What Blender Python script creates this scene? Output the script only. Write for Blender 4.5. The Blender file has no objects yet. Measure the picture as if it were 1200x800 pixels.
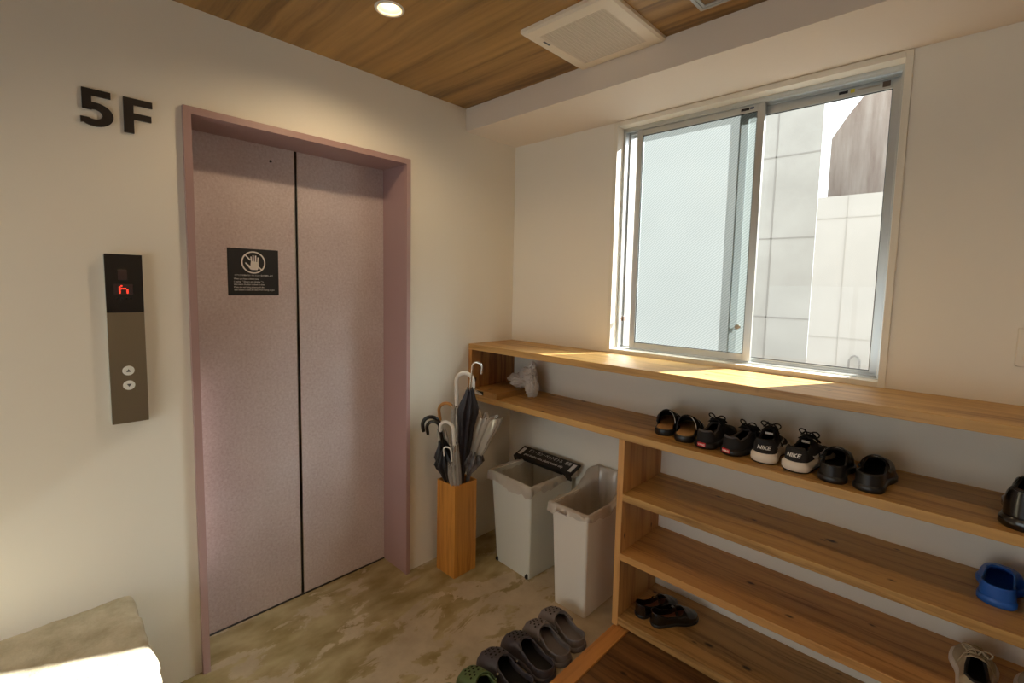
import bpy, bmesh, math, random
from mathutils import Vector, Matrix, noise
PI = math.pi
R_ = math.radians
random.seed(7)
S = bpy.context.scene
COL = S.collection

# ------------------------------------------------------------------ materials
def srgb(r, g, b):
    f = lambda c: (c/255/12.92) if c/255 <= .04045 else ((c/255+.055)/1.055)**2.4
    return (f(r), f(g), f(b), 1)

def new_mat(name):
    m = bpy.data.materials.new(name); m.use_nodes = True
    nt = m.node_tree; b = nt.nodes['Principled BSDF']
    return m, nt, b

def N(nt, t, **k):
    n = nt.nodes.new(t)
    for a, v in k.items():
        if a in n.inputs: n.inputs[a].default_value = v
        else: setattr(n, a, v)
    return n

def plain(name, col, rough=.5, metal=0, spec=.5, bump=0, bscale=200, var=0, coat=0):
    m, nt, b = new_mat(name)
    b.inputs['Base Color'].default_value = col
    b.inputs['Roughness'].default_value = rough
    b.inputs['Metallic'].default_value = metal
    b.inputs['Specular IOR Level'].default_value = spec
    b.inputs['Coat Weight'].default_value = coat
    tc = N(nt, 'ShaderNodeTexCoord')
    if bump:
        n = N(nt, 'ShaderNodeTexNoise', Scale=bscale, Detail=3.0)
        nt.links.new(tc.outputs['Object'], n.inputs['Vector'])
        bp = N(nt, 'ShaderNodeBump', Strength=bump, Distance=.002)
        nt.links.new(n.outputs['Fac'], bp.inputs['Height'])
        nt.links.new(bp.outputs['Normal'], b.inputs['Normal'])
    if var:
        n = N(nt, 'ShaderNodeTexNoise', Scale=bscale*.5, Detail=4.0)
        nt.links.new(tc.outputs['Object'], n.inputs['Vector'])
        r = N(nt, 'ShaderNodeValToRGB')
        r.color_ramp.elements[0].position = .35; r.color_ramp.elements[1].position = .65
        r.color_ramp.elements[0].color = tuple(c*(1-var) for c in col[:3])+(1,)
        r.color_ramp.elements[1].color = tuple(min(1, c*(1+var)) for c in col[:3])+(1,)
        nt.links.new(n.outputs['Fac'], r.inputs['Fac'])
        nt.links.new(r.outputs['Color'], b.inputs['Base Color'])
    return m

def wood(name, light, dark, axis, rough=.45, knots=True, gscale=1.0, plank=None, off=0.0, knotcol=None, streak=.75, coat=0, kplane=None, kden=.72):
    """grain runs along axis (0,1,2); plank=(axis across, width) adds board-to-board tone and joints"""
    m, nt, b = new_mat(name)
    L = nt.links.new
    tc = N(nt, 'ShaderNodeTexCoord')
    mp = N(nt, 'ShaderNodeMapping'); mp.inputs['Location'].default_value = (off, off*1.7, off*.6)
    L(tc.outputs['Object'], mp.inputs['Vector'])
    sc = [22*gscale]*3; sc[axis] = 1.1*gscale
    m2 = N(nt, 'ShaderNodeMapping'); m2.inputs['Scale'].default_value = sc
    # wobble
    wn = N(nt, 'ShaderNodeTexNoise', Scale=2.2, Detail=2.0)
    L(mp.outputs['Vector'], wn.inputs['Vector'])
    wv = N(nt, 'ShaderNodeVectorMath', operation='MULTIPLY_ADD')
    wv.inputs[1].default_value = (.05, .05, .05)
    L(wn.outputs['Color'], wv.inputs[0]); L(mp.outputs['Vector'], wv.inputs[2])
    L(wv.outputs[0], m2.inputs['Vector'])
    n1 = N(nt, 'ShaderNodeTexNoise', Scale=1.0, Detail=6.0, Roughness=.62)
    L(m2.outputs['Vector'], n1.inputs['Vector'])
    sc3 = [90*gscale]*3; sc3[axis] = 2.2*gscale
    m3 = N(nt, 'ShaderNodeMapping'); m3.inputs['Scale'].default_value = sc3
    L(wv.outputs[0], m3.inputs['Vector'])
    n2 = N(nt, 'ShaderNodeTexNoise', Scale=1.0, Detail=3.0)
    L(m3.outputs['Vector'], n2.inputs['Vector'])
    mx = N(nt, 'ShaderNodeMix', data_type='FLOAT'); mx.inputs[0].default_value = .3
    L(n1.outputs['Fac'], mx.inputs[2]); L(n2.outputs['Fac'], mx.inputs[3])
    fac = mx.outputs[0]
    if plank:
        sp = N(nt, 'ShaderNodeSeparateXYZ'); L(tc.outputs['Object'], sp.inputs[0])
        dv = N(nt, 'ShaderNodeMath', operation='DIVIDE'); dv.inputs[1].default_value = plank[1]
        L(sp.outputs[plank[0]], dv.inputs[0])
        fl = N(nt, 'ShaderNodeMath', operation='FLOOR'); L(dv.outputs[0], fl.inputs[0])
        wnz = N(nt, 'ShaderNodeTexWhiteNoise', noise_dimensions='1D'); L(fl.outputs[0], wnz.inputs['W'])
        ma = N(nt, 'ShaderNodeMath', operation='MULTIPLY_ADD'); ma.inputs[1].default_value = .16; 
        L(wnz.outputs['Value'], ma.inputs[0]); L(fac, ma.inputs[2])
        sb = N(nt, 'ShaderNodeMath', operation='SUBTRACT'); sb.inputs[1].default_value = .08
        L(ma.outputs[0], sb.inputs[0]); fac = sb.outputs[0]
    r = N(nt, 'ShaderNodeValToRGB')
    r.color_ramp.elements[0].position = .36; r.color_ramp.elements[1].position = .66
    r.color_ramp.elements[0].color = dark; r.color_ramp.elements[1].color = light
    e = r.color_ramp.elements.new(.5)
    e.color = tuple(light[i]*streak+dark[i]*(1-streak) for i in range(3))+(1,)
    L(fac, r.inputs['Fac'])
    colout = r.outputs['Color']
    if knots:
        kp = kplane or (axis, 1 if axis != 1 else 0)
        sk = N(nt, 'ShaderNodeSeparateXYZ'); L(wv.outputs[0], sk.inputs[0])
        ck = N(nt, 'ShaderNodeCombineXYZ')
        k1 = N(nt, 'ShaderNodeMath', operation='MULTIPLY'); k1.inputs[1].default_value = 4.6
        k2 = N(nt, 'ShaderNodeMath', operation='MULTIPLY'); k2.inputs[1].default_value = 8.5
        L(sk.outputs[kp[0]], k1.inputs[0]); L(sk.outputs[kp[1]], k2.inputs[0]); L(k1.outputs[0], ck.inputs[0]); L(k2.outputs[0], ck.inputs[1])
        vo = N(nt, 'ShaderNodeTexVoronoi', Scale=1.0, voronoi_dimensions='2D')
        L(ck.outputs[0], vo.inputs['Vector'])
        sc_ = N(nt, 'ShaderNodeSeparateColor'); L(vo.outputs['Color'], sc_.inputs[0])
        gt = N(nt, 'ShaderNodeMath', operation='LESS_THAN'); gt.inputs[1].default_value = kden; L(sc_.outputs[0], gt.inputs[0])
        ms = N(nt, 'ShaderNodeMath', operation='MULTIPLY_ADD'); ms.inputs[1].default_value = .055; L(sc_.outputs[1], ms.inputs[0]); L(vo.outputs['Distance'], ms.inputs[2])
        ad_ = N(nt, 'ShaderNodeMath', operation='ADD'); L(ms.outputs[0], ad_.inputs[0]); L(gt.outputs[0], ad_.inputs[1])
        kr = N(nt, 'ShaderNodeValToRGB')
        kr.color_ramp.elements[0].position = .05; kr.color_ramp.elements[1].position = .115
        kr.color_ramp.elements[0].color = (0, 0, 0, 1); kr.color_ramp.elements[1].color = (1, 1, 1, 1)
        L(ad_.outputs[0], kr.inputs['Fac'])
        mk2 = N(nt, 'ShaderNodeMix', data_type='RGBA', blend_type='MIX')
        mk2.inputs[6].default_value = knotcol or tuple(c*.16 for c in dark[:3])+(1,)
        L(kr.outputs['Color'], mk2.inputs[0]); L(colout, mk2.inputs[7])
        colout = mk2.outputs[2]
    L(colout, b.inputs['Base Color'])
    b.inputs['Roughness'].default_value = rough
    b.inputs['Coat Weight'].default_value = coat
    b.inputs['Coat Roughness'].default_value = .25
    bp = N(nt, 'ShaderNodeBump', Strength=.12, Distance=.002)
    L(n2.outputs['Fac'], bp.inputs['Height']); L(bp.outputs['Normal'], b.inputs['Normal'])
    return m

PL, PD = srgb(202, 160, 96), srgb(138, 98, 48)
W = {}
for ax in (0, 1, 2):
    W[ax] = wood('pine_axis%d' % ax, PL, PD, ax, off=ax*3.3+1)
W['edge'] = wood('pine_edge', srgb(214, 172, 114), srgb(180, 134, 78), 0, knots=False)
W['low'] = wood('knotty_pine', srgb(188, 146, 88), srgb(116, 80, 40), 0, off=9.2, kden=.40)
W['end'] = wood('pine_end_panel', srgb(176, 124, 66), srgb(112, 68, 30), 2, off=2.2, plank=(1, .075), kplane=(2, 1))
W['sill'] = wood('oak_threshold', srgb(204, 142, 78), srgb(164, 104, 50), 1, knots=False)
W['stand'] = wood('teak_veneer', srgb(206, 144, 62), srgb(160, 98, 34), 2, knots=False, off=5)
W['ceil'] = wood('ceiling_laminate', srgb(182, 140, 76), srgb(112, 80, 34), 0, rough=.4, knots=False, gscale=.42, plank=(1, .155), streak=.6)
W['floor'] = wood('dark_floorboards', srgb(132, 92, 54), srgb(66, 40, 20), 0, rough=.35, knots=True, plank=(1, .15), off=4)

M = {}
M['wall'] = plain('wall_plaster', srgb(232, 227, 216), .85, bump=.06, bscale=260)
M['beam'] = plain('beam_paint', srgb(226, 214, 200), .85, bump=.04, bscale=260)
M['jamb'] = plain('mauve_steel', srgb(166, 136, 134), .38)
M['white_trim'] = plain('white_trim', srgb(228, 222, 208), .45)
M['alu'] = plain('aluminium', srgb(196, 198, 196), .32, metal=.75)
M['alu_dark'] = plain('dark_rubber', srgb(48, 50, 50), .6)
M['steel'] = plain('brushed_steel', srgb(150, 140, 122), .36, metal=.85, bump=.03, bscale=500)
M['chrome'] = plain('chrome', srgb(215, 215, 215), .14, metal=1)
M['black_gloss'] = plain('black_acrylic', srgb(22, 17, 18), .15)
M['black'] = plain('black_paint', srgb(24, 21, 20), .5)
M['char'] = plain('char_letter', srgb(38, 30, 26), .55)
M['white_print'] = plain('white_print', srgb(235, 232, 228), .6)
M['sign'] = plain('sign_black', srgb(30, 29, 31), .5)
M['smoke'] = plain('smoked_window', srgb(58, 42, 44), .25)
M['button'] = plain('white_button', srgb(238, 240, 236), .3)
M['grey_print'] = plain('grey_print', srgb(90, 95, 95), .5)
M['vent'] = plain('ivory_plastic', srgb(232, 220, 200), .4)
M['vent_dark'] = plain('grille_recess', srgb(84, 74, 60), .7)
M['bin'] = plain('grey_plastic', srgb(208, 208, 198), .42)
M['bin_white'] = plain('white_plastic', srgb(222, 216, 206), .42)
M['rubber_black'] = plain('black_rubber', srgb(26, 24, 24), .38)
M['canvas_black'] = plain('black_canvas', srgb(30, 27, 28), .8, bump=.2, bscale=900)
M['leather'] = plain('black_leather', srgb(18, 15, 15), .22, coat=.4)
M['tan'] = plain('tan_insole', srgb(190, 148, 96), .8, bump=.2, bscale=500)
M['tan_dark'] = plain('tan_leather_insole', srgb(150, 98, 70), .6)
M['white_rubber'] = plain('white_rubber', srgb(226, 214, 200), .5)
M['red'] = plain('red_tab', srgb(200, 30, 48), .5)
M['lace'] = plain('black_lace', srgb(16, 14, 14), .8)
M['grey_lining'] = plain('grey_lining', srgb(84, 80, 82), .9)
M['croc_grey'] = plain('grey_foam', srgb(112, 104, 104), .55, bump=.1, bscale=700)
M['croc_dark'] = plain('charcoal_foam', srgb(68, 62, 68), .5, bump=.1, bscale=700)
M['croc_green'] = plain('green_foam', srgb(86, 104, 62), .55, bump=.1, bscale=700)
M['croc_blue'] = plain('blue_rubber', srgb(34, 96, 190), .4)
M['hole'] = plain('vent_hole_black', srgb(8, 8, 8), .9)
M['beige_mesh'] = plain('beige_mesh', srgb(176, 160, 132), .85, bump=.3, bscale=900)
M['umb_black'] = plain('black_nylon', srgb(26, 25, 30), .42, bump=.35, bscale=60)
M['umb_navy'] = plain('charcoal_nylon', srgb(42, 38, 43), .45, bump=.35, bscale=60)
M['umb_handle_white'] = plain('white_handle', srgb(226, 222, 216), .3)
M['umb_handle_black'] = plain('black_handle', srgb(20, 19, 20), .22)
M['umb_handle_wood'] = plain('bamboo_handle', srgb(176, 124, 62), .4)
M['yellow'] = plain('yellow_print', srgb(216, 200, 60), .6)
M['brown_tab'] = plain('brown_latch', srgb(96, 78, 66), .4)
M['facade_lit_white'] = plain('lit_painted_facade', srgb(188, 181, 172), .8, var=.03, bscale=6)  # white wall, colour lightened to stand in for bright light on the annex
M['green_lining'] = plain('dark_green_foam', srgb(40, 50, 32), .6)

def emis(name, col, s):
    m, nt, b = new_mat(name)
    b.inputs['Base Color'].default_value = (0, 0, 0, 1)
    b.inputs['Emission Color'].default_value = col; b.inputs['Emission Strength'].default_value = s
    return m
M['led'] = emis('red_led', srgb(255, 60, 40), 1.6)
M['bulb'] = emis('lamp_glow', (1, .82, .56, 1), 14)
M['reflector'] = plain('warm_reflector', srgb(235, 215, 180), .25, metal=.4)

# speckled mauve door laminate
def door_mat():
    m, nt, b = new_mat('mauve_speckle'); L = nt.links.new
    tc = N(nt, 'ShaderNodeTexCoord')
    n = N(nt, 'ShaderNodeTexNoise', Scale=95.0, Detail=4.0, Roughness=.7); L(tc.outputs['Object'], n.inputs['Vector'])
    n2 = N(nt, 'ShaderNodeTexNoise', Scale=5.0, Detail=3.0); L(tc.outputs['Object'], n2.inputs['Vector'])
    mx = N(nt, 'ShaderNodeMix', data_type='FLOAT'); mx.inputs[0].default_value = .25
    L(n.outputs['Fac'], mx.inputs[2]); L(n2.outputs['Fac'], mx.inputs[3])
    r = N(nt, 'ShaderNodeValToRGB')
    r.color_ramp.elements[0].position = .29; r.color_ramp.elements[1].position = .70
    r.color_ramp.elements[0].color = srgb(182, 162, 162); r.color_ramp.elements[1].color = srgb(216, 205, 206)
    L(mx.outputs[0], r.inputs['Fac']); L(r.outputs['Color'], b.inputs['Base Color'])
    b.inputs['Roughness'].default_value = .45
    return m
M['door'] = door_mat()

def concrete_floor():
    m, nt, b = new_mat('patched_concrete'); L = nt.links.new
    tc = N(nt, 'ShaderNodeTexCoord')
    n = N(nt, 'ShaderNodeTexNoise', Scale=3.5, Detail=8.0, Roughness=.65); L(tc.outputs['Object'], n.inputs['Vector'])
    r = N(nt, 'ShaderNodeValToRGB'); r.color_ramp.elements[0].position = .3; r.color_ramp.elements[1].position = .7
    r.color_ramp.elements[0].color = srgb(158, 142, 118); r.color_ramp.elements[1].color = srgb(196, 180, 154)
    L(n.outputs['Fac'], r.inputs['Fac'])
    mp = N(nt, 'ShaderNodeMapping'); mp.inputs['Scale'].default_value = (2.6, 1.35, 1); mp.inputs['Rotation'].default_value = (0, 0, .15)
    mp.inputs['Location'].default_value = (.35, .2, 0)
    L(tc.outputs['Object'], mp.inputs['Vector'])
    p = N(nt, 'ShaderNodeTexNoise', Scale=2.5, Detail=10.0, Roughness=.66, Distortion=.45); L(mp.outputs['Vector'], p.inputs['Vector'])
    # more of the olive residue close to the lift wall (a real coating edge, wiped unevenly)
    sx = N(nt, 'ShaderNodeSeparateXYZ'); L(tc.outputs['Object'], sx.inputs[0])
    rx = N(nt, 'ShaderNodeMapRange'); rx.inputs['From Min'].default_value = .1; rx.inputs['From Max'].default_value = .85
    rx.inputs['To Min'].default_value = .13; rx.inputs['To Max'].default_value = -.05
    L(sx.outputs[0], rx.inputs['Value'])
    ad = N(nt, 'ShaderNodeMath', operation='ADD'); L(p.outputs['Fac'], ad.inputs[0]); L(rx.outputs[0], ad.inputs[1])
    pr = N(nt, 'ShaderNodeValToRGB'); pr.color_ramp.elements[0].position = .56; pr.color_ramp.elements[1].position = .585
    L(ad.outputs[0], pr.inputs['Fac'])
    p2 = N(nt, 'ShaderNodeTexNoise', Scale=4.5, Detail=6.0); L(mp.outputs['Vector'], p2.inputs['Vector'])
    oc = N(nt, 'ShaderNodeValToRGB'); oc.color_ramp.elements[0].position = .35; oc.color_ramp.elements[1].position = .65
    oc.color_ramp.elements[0].color = srgb(134, 117, 72); oc.color_ramp.elements[1].color = srgb(172, 156, 118)
    L(p2.outputs['Fac'], oc.inputs['Fac'])
    mx = N(nt, 'ShaderNodeMix', data_type='RGBA'); L(pr.outputs['Color'], mx.inputs[0]); L(r.outputs['Color'], mx.inputs[6]); L(oc.outputs['Color'], mx.inputs[7])
    # fine dark cracks
    L(mx.outputs[2], b.inputs['Base Color'])
    rr = N(nt, 'ShaderNodeMapRange'); rr.inputs['To Min'].default_value = .62; rr.inputs['To Max'].default_value = .36
    L(pr.outputs['Color'], rr.inputs['Value']); L(rr.outputs[0], b.inputs['Roughness'])
    bp = N(nt, 'ShaderNodeBump', Strength=.25, Distance=.004); L(ad.outputs[0], bp.inputs['Height']); L(bp.outputs['Normal'], b.inputs['Normal'])
    return m
M['floor'] = concrete_floor()

def bench_mat():
    m, nt, b = new_mat('rough_stone'); L = nt.links.new
    tc = N(nt, 'ShaderNodeTexCoord')
    n = N(nt, 'ShaderNodeTexNoise', Scale=9.0, Detail=9.0, Roughness=.7); L(tc.outputs['Object'], n.inputs['Vector'])
    r = N(nt, 'ShaderNodeValToRGB'); r.color_ramp.elements[0].position = .3; r.color_ramp.elements[1].position = .7
    r.color_ramp.elements[0].color = srgb(160, 148, 122); r.color_ramp.elements[1].color = srgb(204, 194, 170)
    L(n.outputs['Fac'], r.inputs['Fac']); L(r.outputs['Color'], b.inputs['Base Color'])
    b.inputs['Roughness'].default_value = .85
    n2 = N(nt, 'ShaderNodeTexNoise', Scale=70.0, Detail=8.0, Roughness=.8); L(tc.outputs['Object'], n2.inputs['Vector'])
    bp = N(nt, 'ShaderNodeBump', Strength=.6, Distance=.006); L(n2.outputs['Fac'], bp.inputs['Height']); L(bp.outputs['Normal'], b.inputs['Normal'])
    return m
M['bench'] = bench_mat()

def facade(name, a, c, streak=0):
    m, nt, b = new_mat(name); L = nt.links.new
    tc = N(nt, 'ShaderNodeTexCoord')
    mp = N(nt, 'ShaderNodeMapping'); mp.inputs['Scale'].default_value = (6, 6, .7) if streak else (1.4, 1.4, 1.4)
    L(tc.outputs['Object'], mp.inputs['Vector'])
    n = N(nt, 'ShaderNodeTexNoise', Scale=1.2, Detail=8.0, Roughness=.6); L(mp.outputs['Vector'], n.inputs['Vector'])
    r = N(nt, 'ShaderNodeValToRGB'); r.color_ramp.elements[0].position = .35; r.color_ramp.elements[1].position = .65
    r.color_ramp.elements[0].color = a; r.color_ramp.elements[1].color = c
    L(n.outputs['Fac'], r.inputs['Fac']); L(r.outputs['Color'], b.inputs['Base Color'])
    b.inputs['Roughness'].default_value = .85
    return m
M['conc'] = facade('facade_concrete', srgb(160, 155, 147), srgb(174, 169, 161))
M['stain'] = facade('stained_wall', srgb(140, 124, 115), srgb(176, 165, 157), 1)
M['joint'] = plain('joint_grey', srgb(146, 140, 133), .8)

def glass_clear():
    m, nt, b = new_mat('clear_pane'); L = nt.links.new
    nt.nodes.remove(b); out = nt.nodes['Material Output']
    t = N(nt, 'ShaderNodeBsdfTransparent'); t.inputs['Color'].default_value = (.95, .97, .96, 1)
    g = N(nt, 'ShaderNodeBsdfGlossy', Roughness=.0)
    f = N(nt, 'ShaderNodeFresnel', IOR=1.25)
    mx = N(nt, 'ShaderNodeMixShader'); L(f.outputs[0], mx.inputs[0]); L(t.outputs[0], mx.inputs[1]); L(g.outputs[0], mx.inputs[2])
    L(mx.outputs[0], out.inputs['Surface']); return m
M['glass'] = glass_clear()

def glass_frost():
    m, nt, b = new_mat('frosted_wired_pane'); L = nt.links.new
    nt.nodes.remove(b); out = nt.nodes['Material Output']
    tc = N(nt, 'ShaderNodeTexCoord')
    # patterned glass: fine diagonal ribbing
    mp = N(nt, 'ShaderNodeMapping'); mp.inputs['Rotation'].default_value = (0, math.radians(38), 0)
    L(tc.outputs['Object'], mp.inputs['Vector'])
    w = N(nt, 'ShaderNodeTexWave', Scale=32.0, Distortion=1.6, Detail=1.0); w.bands_direction = 'Z'; L(mp.outputs['Vector'], w.inputs['Vector'])
    r = N(nt, 'ShaderNodeValToRGB'); r.color_ramp.elements[0].position = .2; r.color_ramp.elements[1].position = .9
    r.color_ramp.elements[0].color = (.46, .54, .545, 1); r.color_ramp.elements[1].color = (.62, .69, .695, 1)
    L(w.outputs['Fac'], r.inputs['Fac'])
    tr = N(nt, 'ShaderNodeBsdfTranslucent'); L(r.outputs['Color'], tr.inputs['Color'])
    rf = N(nt, 'ShaderNodeBsdfRefraction', Roughness=.42, IOR=1.22); L(r.outputs['Color'], rf.inputs['Color'])
    tp = N(nt, 'ShaderNodeBsdfTransparent'); L(r.outputs['Color'], tp.inputs['Color'])
    m0 = N(nt, 'ShaderNodeMixShader'); m0.inputs[0].default_value = .02
    L(rf.outputs[0], m0.inputs[1]); L(tp.outputs[0], m0.inputs[2])
    mx = N(nt, 'ShaderNodeMixShader'); mx.inputs[0].default_value = .92
    L(tr.outputs[0], mx.inputs[1]); L(m0.outputs[0], mx.inputs[2])
    g = N(nt, 'ShaderNodeBsdfGlossy', Roughness=.25)
    bp = N(nt, 'ShaderNodeBump', Strength=.3, Distance=.001); L(w.outputs['Fac'], bp.inputs['Height']); L(bp.outputs['Normal'], g.inputs['Normal'])
    mx2 = N(nt, 'ShaderNodeMixShader'); mx2.inputs[0].default_value = .05
    L(mx.outputs[0], mx2.inputs[1]); L(g.outputs[0], mx2.inputs[2])
    L(mx2.outputs[0], out.inputs['Surface']); return m
M['frost'] = glass_frost()
M['smooth_face'] = M['glass'].copy(); M['smooth_face'].name = 'smooth_pane_face'; [setattr(n.inputs['Color'], 'default_value', (1, 1, 1, 1)) for n in M['smooth_face'].node_tree.nodes if n.type == 'BSDF_TRANSPARENT']

def film(name, col, alpha, rough=.3, gl=.18):
    m, nt, b = new_mat(name); L = nt.links.new
    nt.nodes.remove(b); out = nt.nodes['Material Output']
    d = N(nt, 'ShaderNodeBsdfDiffuse'); d.inputs['Color'].default_value = col
    tl = N(nt, 'ShaderNodeBsdfTranslucent'); tl.inputs['Color'].default_value = col
    m0 = N(nt, 'ShaderNodeMixShader'); m0.inputs[0].default_value = .4; L(d.outputs[0], m0.inputs[1]); L(tl.outputs[0], m0.inputs[2])
    g = N(nt, 'ShaderNodeBsdfGlossy', Roughness=rough)
    m1 = N(nt, 'ShaderNodeMixShader'); m1.inputs[0].default_value = gl; L(m0.outputs[0], m1.inputs[1]); L(g.outputs[0], m1.inputs[2])
    t = N(nt, 'ShaderNodeBsdfTransparent')
    m2 = N(nt, 'ShaderNodeMixShader'); m2.inputs[0].default_value = alpha; L(t.outputs[0], m2.inputs[1]); L(m1.outputs[0], m2.inputs[2])
    L(m2.outputs[0], out.inputs['Surface']); return m
M['liner'] = film('bin_liner_film', srgb(226, 216, 204), .62)
M['vinyl'] = film('clear_vinyl', srgb(226, 222, 216), .58, rough=.12, gl=.3)
M['bag'] = film('white_bag_film', srgb(244, 238, 232), .94, rough=.3, gl=.12)

# ------------------------------------------------------------------ helpers
def obj(name, bm, mat, parent=None, smooth=False, auto=None, mods=None):
    me = bpy.data.meshes.new(name)
    bm.normal_update()
    bm.to_mesh(me); bm.free()
    mats = mat if isinstance(mat, (list, tuple)) else [mat]
    for mm in mats: me.materials.append(mm)
    if smooth:
        for p in me.polygons: p.use_smooth = True
        if auto: me.set_sharp_from_angle(angle=math.radians(auto))
    o = bpy.data.objects.new(name, me); COL.objects.link(o)
    if parent: o.parent = parent
    return o

def thing(name, label, cat, loc=(0, 0, 0), rz=0, group=None):
    o = bpy.data.objects.new(name, None); COL.objects.link(o)
    o.location = loc; o.rotation_euler = (0, 0, rz); o.empty_display_size = .05
    o['label'] = label; o['category'] = cat
    if group: o['group'] = group
    return o

def tag(o, label, cat, group=None):
    o['label'] = label; o['category'] = cat
    if group: o['group'] = group
    return o

def struct(o, label=None):
    o['kind'] = 'structure'
    if label: o['label'] = label
    return o

def box(bm, a, b, bevel=0, seg=2, mi=0):
    x0, y0, z0 = [min(a[i], b[i]) for i in range(3)]; x1, y1, z1 = [max(a[i], b[i]) for i in range(3)]
    r = bmesh.ops.create_cube(bm, size=1, matrix=Matrix.Translation(((x0+x1)/2, (y0+y1)/2, (z0+z1)/2)) @ Matrix.Diagonal((x1-x0, y1-y0, z1-z0, 1)))
    vs = r['verts']
    fs = {f for v in vs for f in v.link_faces}
    for f in fs: f.material_index = mi
    if bevel:
        es = list({e for v in vs for e in v.link_edges})
        bmesh.ops.bevel(bm, geom=es, offset=bevel, segments=seg, affect='EDGES', profile=.5)
    return bm

def B(*boxes, bevel=0, seg=2):
    bm = bmesh.new()
    for bb in boxes: box(bm, bb[0], bb[1], bevel, seg, bb[2] if len(bb) > 2 else 0)
    return bm

def cyl(bm, p0, p1, r0, r1=None, n=24, caps=True, mi=0):
    p0 = Vector(p0); p1 = Vector(p1); d = p1-p0; r1 = r0 if r1 is None else r1
    q = d.to_track_quat('Z', 'Y').to_matrix().to_4x4()
    rr = bmesh.ops.create_cone(bm, cap_ends=caps, segments=n, radius1=r0, radius2=r1, depth=d.length,
                               matrix=Matrix.Translation((p0+p1)/2) @ q)
    for f in {f for v in rr['verts'] for f in v.link_faces}: f.material_index = mi
    return bm

def tube(bm, pts, rad, n=12, closed=False, mi=0, cap=True):
    pts = [Vector(p) for p in pts]; m = len(pts)
    rads = rad if isinstance(rad, (list, tuple)) else [rad]*m
    rings = []; up = None
    for i, p in enumerate(pts):
        if closed: t = pts[(i+1) % m]-pts[i-1]
        else: t = pts[min(i+1, m-1)]-pts[max(i-1, 0)]
        t.normalize()
        if up is None:
            up = Vector((0, 0, 1)) if abs(t.z) < .9 else Vector((1, 0, 0))
        a = (up - t*up.dot(t)).normalized(); up = a; c = t.cross(a)
        rings.append([bm.verts.new(p+rads[i]*(math.cos(2*PI*k/n)*a+math.sin(2*PI*k/n)*c)) for k in range(n)])
    R_ = m if closed else m-1
    for i in range(R_):
        A, C = rings[i], rings[(i+1) % m]
        for k in range(n):
            f = bm.faces.new((A[k], A[(k+1) % n], C[(k+1) % n], C[k])); f.material_index = mi
    if not closed and cap:
        f = bm.faces.new(rings[0][::-1]); f.material_index = mi
        f = bm.faces.new(rings[-1]); f.material_index = mi
    return bm

def loft(bm, rings, cap0=False, cap1=False, mi=0, close=True):
    R_ = [[bm.verts.new(p) for p in r] for r in rings]
    n = len(R_[0])
    for i in range(len(R_)-1):
        for k in range(n if close else n-1):
            f = bm.faces.new((R_[i][k], R_[i][(k+1) % n], R_[i+1][(k+1) % n], R_[i+1][k])); f.material_index = mi
    if cap0: bm.faces.new(R_[0][::-1]).material_index = mi
    if cap1: bm.faces.new(R_[-1]).material_index = mi
    return R_

def prism(bm, poly, mat4, depth, mi=0):
    """poly in local xy, extruded by depth along local z, placed by mat4"""
    a = [bm.verts.new(mat4 @ Vector((x, y, 0))) for x, y in poly]
    b = [bm.verts.new(mat4 @ Vector((x, y, depth))) for x, y in poly]
    f = bm.faces.new(a[::-1]); f.material_index = mi
    f = bm.faces.new(b); f.material_index = mi
    n = len(poly)
    for i in range(n):
        f = bm.faces.new((a[i], a[(i+1) % n], b[(i+1) % n], b[i])); f.material_index = mi
    return bm

# frames: text/print on the lift wall (normal +x) and on the window wall (normal -y)
def on_left(x, y, z): return Matrix(((0, 0, 1, x), (1, 0, 0, y), (0, 1, 0, z), (0, 0, 0, 1)))
def on_win(x, y, z): return Matrix(((1, 0, 0, x), (0, 0, -1, y), (0, 1, 0, z), (0, 0, 0, 1)))

def text_bm(body, size, mat4, depth=.0006, offset=0, align='LEFT', width=None, shear=0):
    cu = bpy.data.curves.new('t', 'FONT'); cu.body = body; cu.size = size
    cu.extrude = 0; cu.offset = offset; cu.align_x = align; cu.shear = shear; cu.resolution_u = 3
    o = bpy.data.objects.new('t', cu); COL.objects.link(o)
    dg = bpy.context.evaluated_depsgraph_get(); dg.update()
    me = bpy.data.meshes.new_from_object(o.evaluated_get(dg))
    bpy.data.objects.remove(o); 
    bm = bmesh.new(); bm.from_mesh(me); bpy.data.meshes.remove(me)
    if width and bm.verts:
        xs = [v.co.x for v in bm.verts]; w = max(xs)-min(xs)
        if w > 0:
            for v in bm.verts: v.co.x *= width/w
    g = bmesh.ops.extrude_face_region(bm, geom=bm.faces[:])
    for v in [e for e in g['geom'] if isinstance(e, bmesh.types.BMVert)]: v.co.z += depth
    bm.transform(mat4)
    return bm

def interp(tab, t):
    if t <= tab[0][0]: return tab[0][1]
    for (a, va), (b, vb) in zip(tab, tab[1:]):
        if t <= b:
            f = (t-a)/(b-a); f = f*f*(3-2*f)
            return va+(vb-va)*f
    return tab[-1][1]

def join(bm, other):
    me = bpy.data.meshes.new('x'); other.to_mesh(me); other.free(); bm.from_mesh(me); bpy.data.meshes.remove(me); return bm

# ------------------------------------------------------------------ dimensions
H = 2.486          # ceiling
XE, YE = 3.7, -4.0 # far ends of the room
DB, ZB = .392, 2.366   # window-side beam
FY0, FY1, FH = -1.695, -.758, 2.14    # lift casing outer
WX0, WX1, WZ0, WZ1 = .703, 1.885, 1.189, 2.364  # window casing outer

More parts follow.
